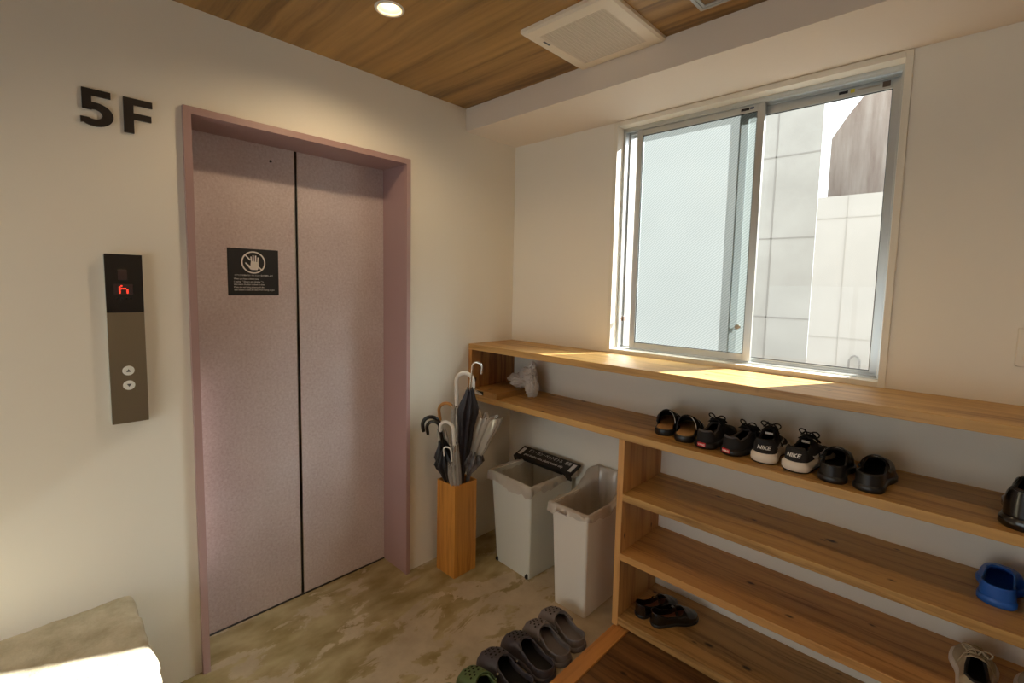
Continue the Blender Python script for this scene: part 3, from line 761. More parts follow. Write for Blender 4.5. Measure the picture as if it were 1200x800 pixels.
def umbrella(name, label, tip, top, hr, hook_dir, hook_r, hmat, hthick, cmat, c_top, c_rad, pleat=8, shaft=None, fan=0, grip=.09, hang=.05, swirl=1.2, sd=0, flat=1.0, twist_dir=None, prof=None):
    """tip: low end; top: where the straight shaft ends and the crook starts; c_top: fraction of shaft where the open hem of the folded canopy lies"""
    tip = Vector(tip); top = Vector(top); ax = (top-tip); Ln = ax.length; ax.normalize()
    t = thing(name, label, 'umbrella', tuple(tip), 0, 'umbrellas in the wooden stand')
    tp = top-tip
    hd = Vector((hook_dir[0], hook_dir[1], 0)); hd = (hd-ax*hd.dot(ax)).normalized()
    # shaft
    bm = bmesh.new(); cyl(bm, ax*.0, tp, .0032, .004, 10); obj('shaft', bm, shaft or M['chrome'], t, smooth=True, auto=40)
    # ferrule
    bm = bmesh.new(); cyl(bm, (0, 0, 0), ax*.05, .004, .0055, 10); obj('ferrule', bm, hmat, t)
    # handle
    pts = [tp-ax*grip]+[tp-ax*grip*(1-k/4) for k in range(1, 5)]
    for k in range(1, 15):
        a = PI*k/14
        pts.append(tp+hd*hook_r*(1-math.cos(a))+ax*hook_r*math.sin(a))
    e = pts[-1]
    for k in range(1, 4): pts.append(e-ax*hang*k/3)
    rad = [hthick]*len(pts); rad[-1] = hthick*.8
    bm = bmesh.new(); tube(bm, pts, rad, 14); obj('crook_handle', bm, hmat, t, smooth=True, auto=50)
    # folded canopy
    u = ax.orthogonal().normalized() if twist_dir is None else (Vector((twist_dir[0], twist_dir[1], 0))-ax*ax.dot(Vector((twist_dir[0], twist_dir[1], 0)))).normalized()
    v = ax.cross(u); rings = []; n = pleat*6; K = 30
    for i in range(K+1):
        s = i/K; d = .05+(Ln*c_top-.05)*s
        base = interp(prof, s) if prof else .006+(c_rad-.006)*s**1.8
        depth = .22+.38*s
        ring = []
        for k in range(n):
            a = 2*PI*k/n+swirl*s*(0 if fan else 1)
            pl = abs(math.sin(pleat*a/2+sd))
            rr = base*(1-depth+depth*pl)*(1+.12*noise.noise(Vector((math.cos(a)*2, math.sin(a)*2, s*6+sd*5))))
            hem = 0
            if i == K: hem = (.03*pl-.008)
            if i == K-1: hem = .012*pl
            cu, cv = math.cos(a)*rr, math.sin(a)*rr*flat
            off = fan*s**4
            ring.append(tuple(ax*(d+hem)+u*(cu+off)+v*cv))
        rings.append(ring)
    bm = bmesh.new(); loft(bm, rings)
    bmesh.ops.recalc_face_normals(bm, faces=bm.faces[:])
    obj('folded_canopy', bm, cmat, t, smooth=True)
    # rib ends
    for k in range(pleat):
        a = 2*PI*(k+.5)/pleat-2*sd/pleat+swirl*(0 if fan else 1)
        rr = interp(prof, 1)*.9 if prof else c_rad*.95
        off = fan
        p1 = ax*(Ln*c_top+.018)+u*(math.cos(a)*rr+off)+v*math.sin(a)*rr*flat
        p0 = ax*(Ln*c_top-.02)+u*(math.cos(a)*rr*.92+off*.9)+v*math.sin(a)*rr*.92*flat
        obj('rib_tip', cyl(bmesh.new(), p0, p1, .0016, .0022, 6), M['chrome'] if cmat is M['vinyl'] else hmat, t)
    return t

M['silver_nylon'] = plain('silver_streaked_nylon', srgb(92, 88, 90), .35, bump=.4, bscale=60, var=.8)
VN = [(0, .005), (.5, .012), (.78, .022), (.92, .030), (1, .024)]
UC = 'umbrella'
umbrella(UC, 'umbrella with the tallest thin silver crook and twisted black canopy', (.105, -.53, .02), (.290, -.575, 1.125), 0, (1, .5), .026, M['chrome'], .0055, M['umb_navy'], .88, .045, shaft=M['chrome'], grip=.12, hang=.03, sd=.4, swirl=2.4,
         prof=[(0, .005), (.49, .014), (.60, .034), (.75, .042), (.90, .056), (1, .020)])
umbrella(UC, 'clear vinyl umbrella with the tall thick white crook handle', (.13, -.515, .02), (.160, -.570, 1.03), 0, (1, .65), .045, M['umb_handle_white'], .0105, M['vinyl'], .85, .035, shaft=M['chrome'], grip=.13, hang=.055, sd=1.0, prof=[(0, .005), (.5, .02), (.8, .034), (1, .030)])
umbrella(UC, 'umbrella with a tan wood ring handle behind the white ones', (.11, -.50, .02), (.040, -.590, .850), 0, (.9, .75), .040, M['umb_handle_wood'], .0085, M['vinyl'], .86, .032, shaft=M['umb_handle_wood'], grip=.05, hang=.02, sd=.2, prof=VN)
umbrella(UC, 'clear vinyl umbrella with low white crook bending toward the lift', (.165, -.530, .02), (.226, -.640, .800), 0, (-1, -.45), .037, M['umb_handle_white'], .0085, M['vinyl'], .88, .030, shaft=M['umb_handle_white'], grip=.10, hang=.02, sd=2.0, prof=[(0, .005), (.5, .014), (.75, .030), (1, .022)])
BK = [(0, .005), (.68, .012), (.79, .036), (.90, .060), (1, .018)]
umbrella(UC, 'black umbrella with leftmost glossy black crook handle', (.15, -.51, .02), (.110, -.640, .805), 0, (-.60, -.62), .044, M['umb_handle_black'], .0100, M['umb_black'], .86, .046, shaft=M['umb_handle_black'], grip=.10, hang=.03, sd=.7, prof=BK)
umbrella(UC, 'black umbrella with glossy black crook just right of the leftmost', (.140, -.505, .02), (.150, -.665, .800), 0, (-.62, -.5), .035, M['umb_handle_black'], .0085, M['umb_black'], .82, .044, shaft=M['umb_handle_black'], grip=.12, hang=.035, sd=1.4, prof=BK)
umbrella(UC, 'short umbrella with a tiny thin white crook low among the others', (.13, -.510, .05), (.222, -.650, .690), 0, (-1, -.5), .021, M['umb_handle_white'], .0042, M['vinyl'], .86, .030, shaft=M['chrome'], grip=.06, hang=.035, sd=.1, prof=VN)
umbrella(UC, 'loosely folded clear vinyl umbrella fanning out to the right', (.120, -.53, .02), (.258, -.515, .87), 0, (.7, .7), .012, M['umb_handle_white'], .0045, M['vinyl'], .98, .050, shaft=M['chrome'], grip=.02, hang=.0, fan=.055, sd=.9, flat=.42, twist_dir=(.85, .5),
         prof=[(0, .005), (.56, .010), (.66, .028), (.82, .066), (1, .092)])
umbrella(UC, 'low crumpled black and silver umbrella sagging over the right rim', (.15, -.56, .06), (.222, -.515, .680), 0, (.7, .7), .010, M['umb_handle_black'], .006, M['silver_nylon'], .95, .052, grip=.04, hang=.0, sd=.3, swirl=3, fan=.02, twist_dir=(.8, .6),
         prof=[(0, .005), (.78, .011), (.86, .040), (.94, .066), (1, .030)])

# ------------------------------------------------------------------ bins
def bin_body(bm, b0, b1, t0, t1, h, th=.004, bev=.012):
    """tapered open box, rounded corners: base rect b0-b1, top rect t0-t1"""
    def rr(a, b, z, r=bev, n=5):
        out = []
        for (cx, cy, a0) in ((b[0]-r, b[1]-r, 0), (a[0]+r, b[1]-r, 90), (a[0]+r, a[1]+r, 180), (b[0]-r, a[1]+r, 270)):
            for k in range(n+1):
                an = math.radians(a0+90*k/n); out.append((cx+r*math.cos(an), cy+r*math.sin(an), z))
        return out
    i0 = (b0[0]+th, b0[1]+th); i1 = (b1[0]-th, b1[1]-th); j0 = (t0[0]+th, t0[1]+th); j1 = (t1[0]-th, t1[1]-th)
    loft(bm, [rr(i0, i1, .006), rr(b0, b1, .006)][:0] + [rr(b0, b1, 0), rr(t0, t1, h-.02), rr((t0[0]-.004, t0[1]-.004), (t1[0]+.004, t1[1]+.004), h-.018), rr((t0[0]-.004, t0[1]-.004), (t1[0]+.004, t1[1]+.004), h), rr(j0, j1, h), rr(i0, i1, .008)], True, True)
    bmesh.ops.recalc_face_normals(bm, faces=bm.faces[:])
    return rr
def liner(t0, t1, h, drop, sink, seed, puff=None, rise=None, M_=56):
    """film bag draped over the rim: inside wall, over the edge, ragged outer hem"""
    bm = bmesh.new()
    def per(k, inset):
        a = [(t0[0]+inset, t0[1]+inset), (t1[0]-inset, t0[1]+inset), (t1[0]-inset, t1[1]-inset), (t0[0]+inset, t1[1]-inset)]
        L_ = [a[1][0]-a[0][0], a[2][1]-a[1][1]]; P = 2*(L_[0]+L_[1]); s = (k/N_)*P
        for i in range(4):
            l = L_[i % 2]
            if s <= l+1e-9:
                f = s/l; p, q = a[i], a[(i+1) % 4]; return (p[0]+(q[0]-p[0])*f, p[1]+(q[1]-p[1])*f, i, f)
            s -= l
        return (*a[0], 0, 0)
    N_ = M_*4; rings = []
    for j, (ins, dz) in enumerate([(.05, -sink), (.035, -sink*.8), (.022, -sink*.55), (.012, -sink*.3), (.007, -.035), (.002, -.004), (-.006, .006), (-.013, -.002), (-.015, -.020), (-.015, -drop*.6), (-.016, -drop)]):
        ring = []
        for k in range(N_):
            x, y, side, f = per(k, ins)
            nz = noise.noise(Vector((x*14, y*14, seed+j*.25))); n2 = noise.noise(Vector((x*40, y*40, seed+j*.6)))
            z = h+dz
            am = .016 if j < 6 else .010
            dx = am*nz+.004*n2; 
            out = Vector((x-(t0[0]+t1[0])/2, y-(t0[1]+t1[1])/2)); 
            nrm = [Vector((0, -1)), Vector((1, 0)), Vector((0, 1)), Vector((-1, 0))][side]
            if j >= 8: z += .03*nz+.008*n2; dx = abs(dx)
            elif j >= 5: z += .004*n2+.006*nz
            if j < 5: dx = -abs(dx)*1.3
            if rise: z += rise(x, y, j)
            ring.append((x+nrm.x*dx, y+nrm.y*dx, z))
        rings.append(ring)
    loft(bm, rings)
    bmesh.ops.recalc_face_normals(bm, faces=bm.faces[:])
    return bm

b1_ = thing('trash_bin', 'light grey square trash bin with plastic liner, next to the umbrella stand', 'trash bin', (.385, -.200, 0), math.radians(-3))
bm = bmesh.new(); bin_body(bm, (-.128, -.150), (.128, .150), (-.160, -.170), (.150, .165), .512)
obj('bin_body', bm, M['bin'], b1_, smooth=True, auto=35)
obj('bin_liner', liner((-.160, -.170), (.150, .165), .514, .045, .3, 3.1), M['liner'], b1_, smooth=True)
for cx0, cx1, cy_, r_ in ((.113, .123, -.151, .013), (-.121, -.111, -.151, .011), (.11, .12, .148, .011)):
    obj('caster', cyl(bmesh.new(), (cx0, cy_, r_+.001), (cx1, cy_, r_+.001), r_, n=16), M['rubber_black'], b1_)
obj('corner_sticker', B(((.118, -.1755, .452), (.134, -.174, .470))), M['sign'], b1_)
# black sorting bar lying across the back of bin 1
sb = thing('sorting_bar', 'black lettered bar lying across the back rim of the grey trash bin', 'label bar', (.372, -.082, .524), math.radians(-1))
sb.rotation_euler = (R_(20), 0, R_(-1))
obj('bar_body', B(((-.215, -.036, .004), (.215, .058, .016)), ((-.215, -.046, -.022), (-.165, -.036, .016)), ((-.165, -.042, -.004), (.165, -.036, .016)), ((.165, -.046, -.022), (.215, -.036, .016)), bevel=.0015), M['black'], sb)
flat = lambda x, y, z: Matrix(((1, 0, 0, x), (0, 1, 0, y), (0, 0, 1, z), (0, 0, 0, 1)))
obj('bar_text', text_bm('ビン・カン・ペットボトル   専用', .030, flat(-.150, .022, .0162), .0003, width=.31), M['white_print'], sb)
obj('bar_text', text_bm('glass bottles, cans, plastic bottles only', .025, flat(-.155, -.014, .0162), .0003, width=.29), M['white_print'], sb)
for x in (-.19, .19): obj('white_tape', B(((x-.012, -.02, .0155), (x+.012, .042, .0166))), M['white_print'], sb)

b2_ = thing('trash_bin', 'slim white trash bin with plastic liner, next to the shelf side panel', 'trash bin', (.795, -.212, 0), 0)
bm = bmesh.new(); bin_body(bm, (-.089, -.178), (.092, .185), (-.108, -.190), (.100, .196), .500)
obj('bin_body', bm, M['bin_white'], b2_, smooth=True, auto=35)
def rise2(x, y, j):
    f = max(0, min(1, (y+.02)/.16)); f = f*f*(3-2*f)
    return (.075*f if 4 <= j <= 8 else (.05*f if j > 8 else 0))
obj('bin_liner', liner((-.108, -.190), (.100, .196), .503, .035, .25, 8.4, rise=rise2), M['liner'], b2_, smooth=True)

# ------------------------------------------------------------------ shoes
def half_w(t, Wd, side):
    """foot outline half width; side +1 outer, -1 inner"""
    tab = [(0, .70), (.15, .74), (.42, .70), (.70, 1.0), (.86, .90), (1, .74)]
    w = interp(tab, t)*Wd/2
    if t < .12: w *= math.sqrt(max(0, 1-((.12-t)/.12)**2))
    if t > .80: w *= math.sqrt(max(0, 1-((t-.80)/.20)**2.2))
    if side < 0 and .2 < t < .6: w *= .93
    return w

def stations(n=34):
    return [(1-math.cos(PI*i/n))/2 for i in range(n+1)]

def shoe_upper(bm, Lg, Wd, z0, top, opening, bulge=.0, foot=1, mi=0, lean=0, pw=.62):
    """left and right walls rising from the sole line to the rim (opening) or to the ridge (vamp)"""
    st = stations(); m = 10
    for sgn in (1, -1):
        rings = []
        for t in st:
            w = half_w(t, Wd, sgn*foot)
            zt_ = interp(top, t); o = interp(opening, t)
            xr = w*o; ring = []
            for k in range(m+1):
                a = PI/2*k/m
                if o > .3: cx = 1-(1-math.cos(a)**.8)
                x = xr+(w-xr)*math.cos(a)**pw if k < m else xr
                z = z0+(zt_-z0)*math.sin(a)**.9
                x *= 1+bulge*math.sin(a*2)
                ring.append((sgn*x, t*Lg-lean*(math.sin(a))*(1 if t < .1 else 0)*0, z))
            rings.append(ring if sgn > 0 else ring[::-1])
        loft(bm, rings, close=False, mi=mi)
    bmesh.ops.remove_doubles(bm, verts=bm.verts[:], dist=.0004)
    bmesh.ops.recalc_face_normals(bm, faces=bm.faces[:]); bm.normal_update()
    if sum(f.normal.dot(f.calc_center_median()-Vector((0, f.calc_center_median().y, z0)))*f.calc_area() for f in bm.faces) < 0:
        for f in bm.faces: f.normal_flip()
    return bm

def sole_bm(Lg, Wd, z0, z1, flare=1.04, foot=1, ext=.004, mi=0, round_=.25):
    bm = bmesh.new(); st = stations(30)
    def outline(s, z, e):
        pts = [(half_w(t, Wd, foot)*s+ (e if 0 < t < 1 else 0), -e+t*(Lg+2*e), z) for t in st]
        pts += [(-half_w(t, Wd, -foot)*s-(e if 0 < t < 1 else 0), -e+t*(Lg+2*e), z) for t in reversed(st[1:-1])]
        return pts
    h = z1-z0
    loft(bm, [outline(.97*flare, z0, ext*.3), outline(flare, z0+h*round_, ext), outline(flare, z1-h*round_, ext), outline(.985, z1, ext*.3)], True, True, mi=mi)
    bmesh.ops.recalc_face_normals(bm, faces=bm.faces[:])
    return bm

def solid(o, th=.003, off=-1):
    md = o.modifiers.new('thickness', 'SOLIDIFY'); md.thickness = th; md.offset = off; md.use_even_offset = False
    return o

def rim_tube(bm, Lg, Wd, top, opening, foot, r=.003, t0=0.0, t1=.6, dz=0):
    pts = []
    st = [t0+(t1-t0)*(1-math.cos(PI*i/20))/2 for i in range(21)]
    for t in st:
        o = interp(opening, t)
        if o < .02: continue
        pts.append((half_w(t, Wd, foot)*o, t*Lg, interp(top, t)+dz))
    for t in reversed(st):
        o = interp(opening, t)
        if o < .02: continue
        pts.append((-half_w(t, Wd, -foot)*o, t*Lg, interp(top, t)+dz))
    tube(bm, pts, r, 8, closed=True)
    return bm

def sx_of(Wd, t, top, opening, x, z0=0): pass

def clog(name, label, cat, loc, rz, mat, lining, foot=1, Lg=.268, Wd=.116, group=None, hi=.078, strap='front', holes=True, heel=.052, rivet=None):
    t = thing(name, label, cat, loc, rz, group)
    top = [(0, heel), (.06, heel+.002), (.28, heel-.006), (.44, heel+.004), (.60, hi), (.75, hi-.008), (.90, .052), (1, .030)]
    op = [(0, .93), (.35, .92), (.46, .86), (.56, .58), (.605, .0), (1, 0)]
    bm = bmesh.new(); shoe_upper(bm, Lg, Wd, .012, top, op, foot=foot, pw=.5)
    up = solid(obj('upper', bm, mat, t, smooth=True), .0045)
    obj('sole', sole_bm(Lg, Wd, 0, .022, foot=foot), mat, t, smooth=True, auto=50)
    obj('footbed', sole_bm(Lg*.96, Wd*.90, .018, .026, 1, foot, 0), lining, t).location = (0, Lg*.02, 0)
    bm = bmesh.new(); rim_tube(bm, Lg, Wd, top, op, foot, .0028, .0, .605)
    obj('rim', bm, mat, t, smooth=True)
    if holes:
        bm = bmesh.new()
        for (u, v) in [(.66, -.5), (.66, -.17), (.66, .17), (.66, .5), (.73, -.34), (.73, 0), (.73, .34), (.80, -.5), (.80, -.17), (.80, .17), (.80, .5), (.87, -.3), (.87, 0.02), (.87, .33)]:
            w = half_w(u, Wd, foot if v > 0 else -foot); x = v*w
            # surface height from the arc
            c = min(.999, abs(v)); a = math.acos(c**(1/.5)); z = .012+(interp(top, u)-.012)*math.sin(a)**.9
            nrm = Vector((v*.8, .25 if u < .8 else .5, 1)).normalized(); p = Vector((x, u*Lg, z))
            cyl(bm, p-nrm*.002, p+nrm*.0012, .0042, n=10)
        obj('ventilation_holes', bm, M['hole'], t)
    if strap == 'front':   # heel strap folded forward over the instep
        bm = bmesh.new(); w1 = half_w(.47, Wd, 1); pts = []
        for k in range(17):
            a = PI*k/16; pts.append((math.cos(a)*(w1+.004), .455*Lg+math.sin(a)*.035, .050+math.sin(a)*.034))
        R_ = []
        for p in pts: R_.append([(p[0], p[1]-.006, p[2]), (p[0], p[1]+.006, p[2]), (p[0]*1.02, p[1]+.006, p[2]+.002), (p[0]*1.02, p[1]-.006, p[2]+.002)])
        loft(bm, R_, True, True); bmesh.ops.recalc_face_normals(bm, faces=bm.faces[:])
        st_ = obj('heel_strap', bm, mat, t, smooth=True, auto=40)
        bm = bmesh.new()
        for s in (1, -1): cyl(bm, (s*(w1+.001), .455*Lg, .050), (s*(w1+.009), .455*Lg, .050), .0065, .005, 14)
        rv = obj('strap_rivet', bm, rivet or mat, t, smooth=True, auto=40)
    elif strap == 'back':
        bm = bmesh.new(); R_ = []
        for k in range(21):
            a = PI+PI*k/20; x = math.cos(a)*(Wd*.39); y = .40*Lg+math.sin(a)*(.40*Lg+.002)
            z = .058+.010*math.sin(PI*k/20)
            R_.append([(x, y, z-.007), (x, y, z+.007), (x*1.05, y-.001, z+.007), (x*1.05, y-.001, z-.007)])
        loft(bm, R_, True, True); bmesh.ops.recalc_face_normals(bm, faces=bm.faces[:])
        obj('heel_strap', bm, mat, t, smooth=True, auto=40)
    return t

def sneaker(name, label, loc, rz, up_mat, sole_mat, lin, foot=1, Lg=.28, Wd=.104, collar=.075, tongue=.105, sole_h=.028, heel_tab=None, letters=None, lace_mat=None, group=None, pull=False, swoosh=False, cat='shoe', base_mat=None, laces=True):
    t = thing(name, label, cat, loc, rz, group)
    top = [(0, collar+.006), (.05, collar+.006), (.16, collar-.010), (.30, collar-.004), (.42, collar+.014), (.60, .074), (.78, .056), (.92, .048), (1, .034)]
    op = [(0, .72), (.30, .66), (.42, .5), (.50, .18), (.54, 0), (1, 0)]
    bm = bmesh.new(); shoe_upper(bm, Lg, Wd, sole_h*.6, top, op, foot=foot, bulge=.04)
    solid(obj('upper', bm, up_mat, t, smooth=True), .005)
    obj('sole', sole_bm(Lg, Wd, .003 if base_mat else 0, sole_h, 1.05, foot, .006), sole_mat, t, smooth=True, auto=50)
    if base_mat: obj('outsole', sole_bm(Lg, Wd, 0, .006, 1.03, foot, .004), base_mat, t)
    obj('insole', sole_bm(Lg*.94, Wd*.86, sole_h-.002, sole_h+.004, 1, foot, 0), lin, t).location = (0, Lg*.03, 0)
    bm = bmesh.new(); rim_tube(bm, Lg, Wd, top, op, foot, .0045, .0, .54, -.001)
    obj('padded_collar', bm, lin, t, smooth=True)
    # tongue
    bm = bmesh.new(); R_ = []
    for k in range(9):
        f = k/8; y = (.60-.24*f)*Lg; z = .072+(tongue-.072)*f**.9; w = .018+.010*f
        R_.append([(-w, y, z-.008), (-w*.5, y, z), (0, y, z+.003), (w*.5, y, z), (w, y, z-.008), (w*.5, y+.006, z+.004), (0, y+.007, z+.007), (-w*.5, y+.006, z+.004)])
    loft(bm, R_, True, True); bmesh.ops.recalc_face_normals(bm, faces=bm.faces[:])
    obj('tongue', bm, up_mat, t, smooth=True)
    if laces:
        bm = bmesh.new(); lm = lace_mat or M['lace']
        for i in range(5):
            u = .42+.042*i; z = interp(top, u)+.006+(.018 if i == 0 else .010); w = .024
            for s in (1, -1):
                tube(bm, [(-w*s, u*Lg, z-.012), (-w*.5*s, (u+.006)*Lg, z), (w*.5*s, (u+.03)*Lg, z-.001), (w*s, (u+.036)*Lg, z-.014)], .0024, 6)
        # bow
        y0, z0 = .41*Lg, tongue+.002
        for s in (1, -1):
            loop = [(0, y0, z0)]+[(s*(.015-.015*math.cos(2*PI*k/14)+.004), y0+.004+.008*math.sin(PI*k/14), z0+.004+.011*math.sin(2*PI*k/14)*(1 if s > 0 else .8)+(.010 if s < 0 else .004)*math.sin(PI*k/14)) for k in range(1, 14)]+[(s*.002, y0+.004, z0)]
            tube(bm, loop, .0026, 6)
            tube(bm, [(0, y0, z0), (s*.014, y0+.010, z0-.002), (s*.026, y0+.016, z0-.012), (s*.036, y0+.014, .058), (s*.044, y0+.004, .044)], .0022, 6)
        obj('laces', bm, lm, t, smooth=True)
    if heel_tab:
        hb = obj('heel_tab', B(((-.016, -.0085, sole_h*.42), (.016, -.004, sole_h*.42+.015)), bevel=.001), heel_tab, t)
        obj('tab_lettering', text_bm('VANS', .011, on_win(0, -.0086, sole_h*.42+.0035), .0005, offset=.0002, align='CENTER'), M['white_print'], hb)
    if letters:
        bm = text_bm(letters, .020, on_win(0, 0, sole_h+.016), .0012, offset=.0005, align='CENTER', shear=.25)
        for v in bm.verts:
            z = v.co.z; proud = -v.co.y; z0_ = sole_h*.6
            fr_ = min(.98, max(.02, (z-z0_)/(collar+.006-z0_))); a_ = math.asin(fr_**(1/.9))
            sc = (.72+.28*math.cos(a_)**.62)*(1+.04*math.sin(2*a_)); wn = min(.999, abs(v.co.x)/(sc*.72*Wd/2))
            v.co.y = Lg*.12*(1-math.sqrt(1-wn*wn))-.0016-proud
        obj('heel_lettering', bm, M['white_print'], t)
    if pull:
        bm = bmesh.new(); tube(bm, [(.0, .395*Lg, tongue-.006)]+[(.009*math.cos(PI*k/8-PI/2+PI)*1, .395*Lg-.002, tongue+.010+.011*math.sin(PI*k/8)*1.0+.006) for k in range(9)]+[(0, .395*Lg, tongue-.006)], .0022, 6)
        obj('pull_loop', bm, lace_mat or M['lace'], t, smooth=True)
        obj('tongue_label', B(((-.013, .395*Lg-.010, tongue-.020), (.013, .395*Lg-.007, tongue-.012))), M['white_print'], t)
        bm = bmesh.new(); prism(bm, [(-.010, 0), (.010, .001), (.012, .006), (-.009, .005)], on_win(0, .0035, collar-.012), .0012)
        obj('heel_mark', bm, M['white_print'], t)
    if swoosh:
        for s in (1, -1):
            bm = bmesh.new(); P = []
            for (u, z, th) in ((.26, .052, .004), (.32, .044, .010), (.40, .044, .012), (.50, .050, .009), (.60, .058, .005), (.70, .066, .001)):
                wz = half_w(u, Wd, foot*s); zt_ = interp(top, u); fr_ = min(.98, max(0, (z-sole_h*.6)/(zt_-sole_h*.6)))
                a = math.asin(fr_**(1/.9)); o_ = interp(op, u); x = wz*o_+(wz-wz*o_)*math.cos(a)**.62; x *= 1+.04*math.sin(2*a)
                P.append([(s*(x+.0016), u*Lg, z-th/2), (s*(x+.0016-th*.1), u*Lg, z+th/2), (s*(x-.003), u*Lg, z+th/2), (s*(x-.003), u*Lg, z-th/2)])
            loft(bm, P, True, True); bmesh.ops.recalc_face_normals(bm, faces=bm.faces[:])
            obj('side_mark', bm, M['white_print'], t)
    return t

def slide(name, label, loc, rz, foot=1, Lg=.265, Wd=.104):
    t = thing(name, label, 'sandal', loc, rz, 'black slide sandals on the second shelf')
    obj('sole', sole_bm(Lg, Wd, 0, .026, 1.0, foot, .002), M['rubber_black'], t, smooth=True, auto=50)
    obj('footbed', sole_bm(Lg*.93, Wd*.88, .024, .0285, 1, foot, 0), M['tan'], t).location = (0, Lg*.03, 0)
    bm = bmesh.new(); R_ = []
    K = 18
    for i in range(9):
        f = i/8; y = (.34+.58*f)*Lg; hh = .098-.066*f**1.3; w = half_w(.42+.42*f, Wd, foot)*1.06+.002
        R_.append([(math.cos(PI*k/K)*w*(1 if k in (0, K) else 1.0), y-.02*math.sin(PI*k/K)*(1-f), .014+(hh-.014)*math.sin(PI*k/K)**.75) for k in range(K+1)])
    loft(bm, R_, close=False)
    bmesh.ops.recalc_face_normals(bm, faces=bm.faces[:])
    sp = solid(obj('wide_strap', bm, M['canvas_black'], t, smooth=True), .004, 0)
    obj('white_piping', tube(bmesh.new(), [(p[0]*1.02, p[1]-.002, p[2]+.001) for p in R_[0][1:8]], .0015, 6), M['white_print'], sp, smooth=True)
    for i in (3, 5, 7): obj('stitched_stripe', tube(bmesh.new(), [(p[0]*1.03, p[1], p[2]+.002) for p in R_[i][1:8]], .0009, 5), M['white_print'], sp, smooth=True)
    return t

def loafer(name, label, loc, rz, foot=1, Lg=.225, Wd=.088, hi=.05, heelz=.05, group=None, lin=None, strap=True, mat=None):
    t = thing(name, label, 'shoe', loc, rz, group); mat = mat or M['leather']
    top = [(0, heelz+.012), (.06, heelz+.010), (.30, heelz-.008), (.52, heelz-.010), (.66, heelz+.006), (.80, hi-.004), (.93, .036), (1, .024)]
    op = [(0, .80), (.4, .88), (.58, .75), (.66, .4), (.70, 0), (1, 0)]
    bm = bmesh.new(); shoe_upper(bm, Lg, Wd, .012, top, op, foot=foot, pw=.55)
    solid(obj('upper', bm, mat, t, smooth=True), .003)
    obj('sole', sole_bm(Lg, Wd, 0, .014, 1.0, foot, .002), M['rubber_black'], t)
    obj('insole', sole_bm(Lg*.95, Wd*.86, .013, .018, 1, foot, 0), lin or M['tan_dark'], t).location = (0, Lg*.025, 0)
    bm = bmesh.new(); rim_tube(bm, Lg, Wd, top, op, foot, .0022, 0, .70)
    obj('rim', bm, mat, t, smooth=True)
    if strap:
        bm = bmesh.new(); R_ = []
        w = half_w(.45, Wd, foot)
        for k in range(13):
            a = PI*k/12; p = (math.cos(a)*w*1.02, .47*Lg, .034+.030*math.sin(a))
            R_.append([(p[0], p[1]-.006, p[2]), (p[0], p[1]+.006, p[2]), (p[0], p[1]+.006, p[2]+.0025), (p[0], p[1]-.006, p[2]+.0025)])
        loft(bm, R_, True, True); bmesh.ops.recalc_face_normals(bm, faces=bm.faces[:]); obj('instep_strap', bm, mat, t, smooth=True, auto=40)
    return t

R = math.radians
# second shelf, left to right
slide('slide_sandal', 'leftmost black slide sandal with tan footbed on the second shelf', (1.170, -.262, Z2), R(18), -1)
slide('slide_sandal', 'black slide sandal with tan footbed touching the black sneaker', (1.270, -.286, Z2), R(16), 1)
sneaker('sneaker', 'all black low sneaker with red heel tab, beside the slide sandal', (1.355, -.300, Z2), R(-3), M['canvas_black'], M['rubber_black'], M['grey_lining'], -1, Lg=.272, Wd=.098, collar=.066, tongue=.094, sole_h=.026, heel_tab=M['red'], group='black low sneakers')
sneaker('sneaker', 'all black low sneaker with red heel tab, beside the white soled sneaker', (1.452, -.303, Z2), R(-16), M['canvas_black'], M['rubber_black'], M['grey_lining'], 1, Lg=.272, Wd=.098, collar=.066, tongue=.094, sole_h=.026, heel_tab=M['red'], group='black low sneakers')
sneaker('running_shoe', 'black running shoe with thick white sole and white heel letters, left of its pair', (1.578, -.300, Z2), R(6), M['canvas_black'], M['white_rubber'], M['canvas_black'], -1, Lg=.275, Wd=.104, collar=.082, tongue=.105, sole_h=.038, letters='NIKE', pull=True, swoosh=True, base_mat=M['rubber_black'], group='black running shoes with white soles')
sneaker('running_shoe', 'black running shoe with thick white sole and side mark, right of its pair', (1.676, -.308, Z2), R(-9), M['canvas_black'], M['white_rubber'], M['canvas_black'], 1, Lg=.275, Wd=.104, collar=.082, tongue=.105, sole_h=.038, letters='NIKE', pull=True, swoosh=True, base_mat=M['rubber_black'], group='black running shoes with white soles')
clog('rubber_clog', 'black rubber clog on the second shelf, next to the running shoe', 'shoe', (1.795, -.322, Z2), R(4), M['rubber_black'], M['hole'], -1, Lg=.25, Wd=.102, hi=.078, heel=.058, holes=False, strap='front', group='black rubber clogs')
clog('rubber_clog', 'black rubber clog on the second shelf, right one of its pair', 'shoe', (1.892, -.325, Z2), R(-2), M['rubber_black'], M['hole'], 1, Lg=.25, Wd=.102, hi=.078, heel=.058, holes=False, strap='front', group='black rubber clogs')
sneaker('leather_shoe', 'chunky glossy black leather shoe cut by the right picture edge', (2.232, -.325, Z2), R(-10), M['leather'], M['leather'], M['rubber_black'], -1, Lg=.28, Wd=.118, collar=.105, tongue=.125, sole_h=.032, laces=False, pull=False)

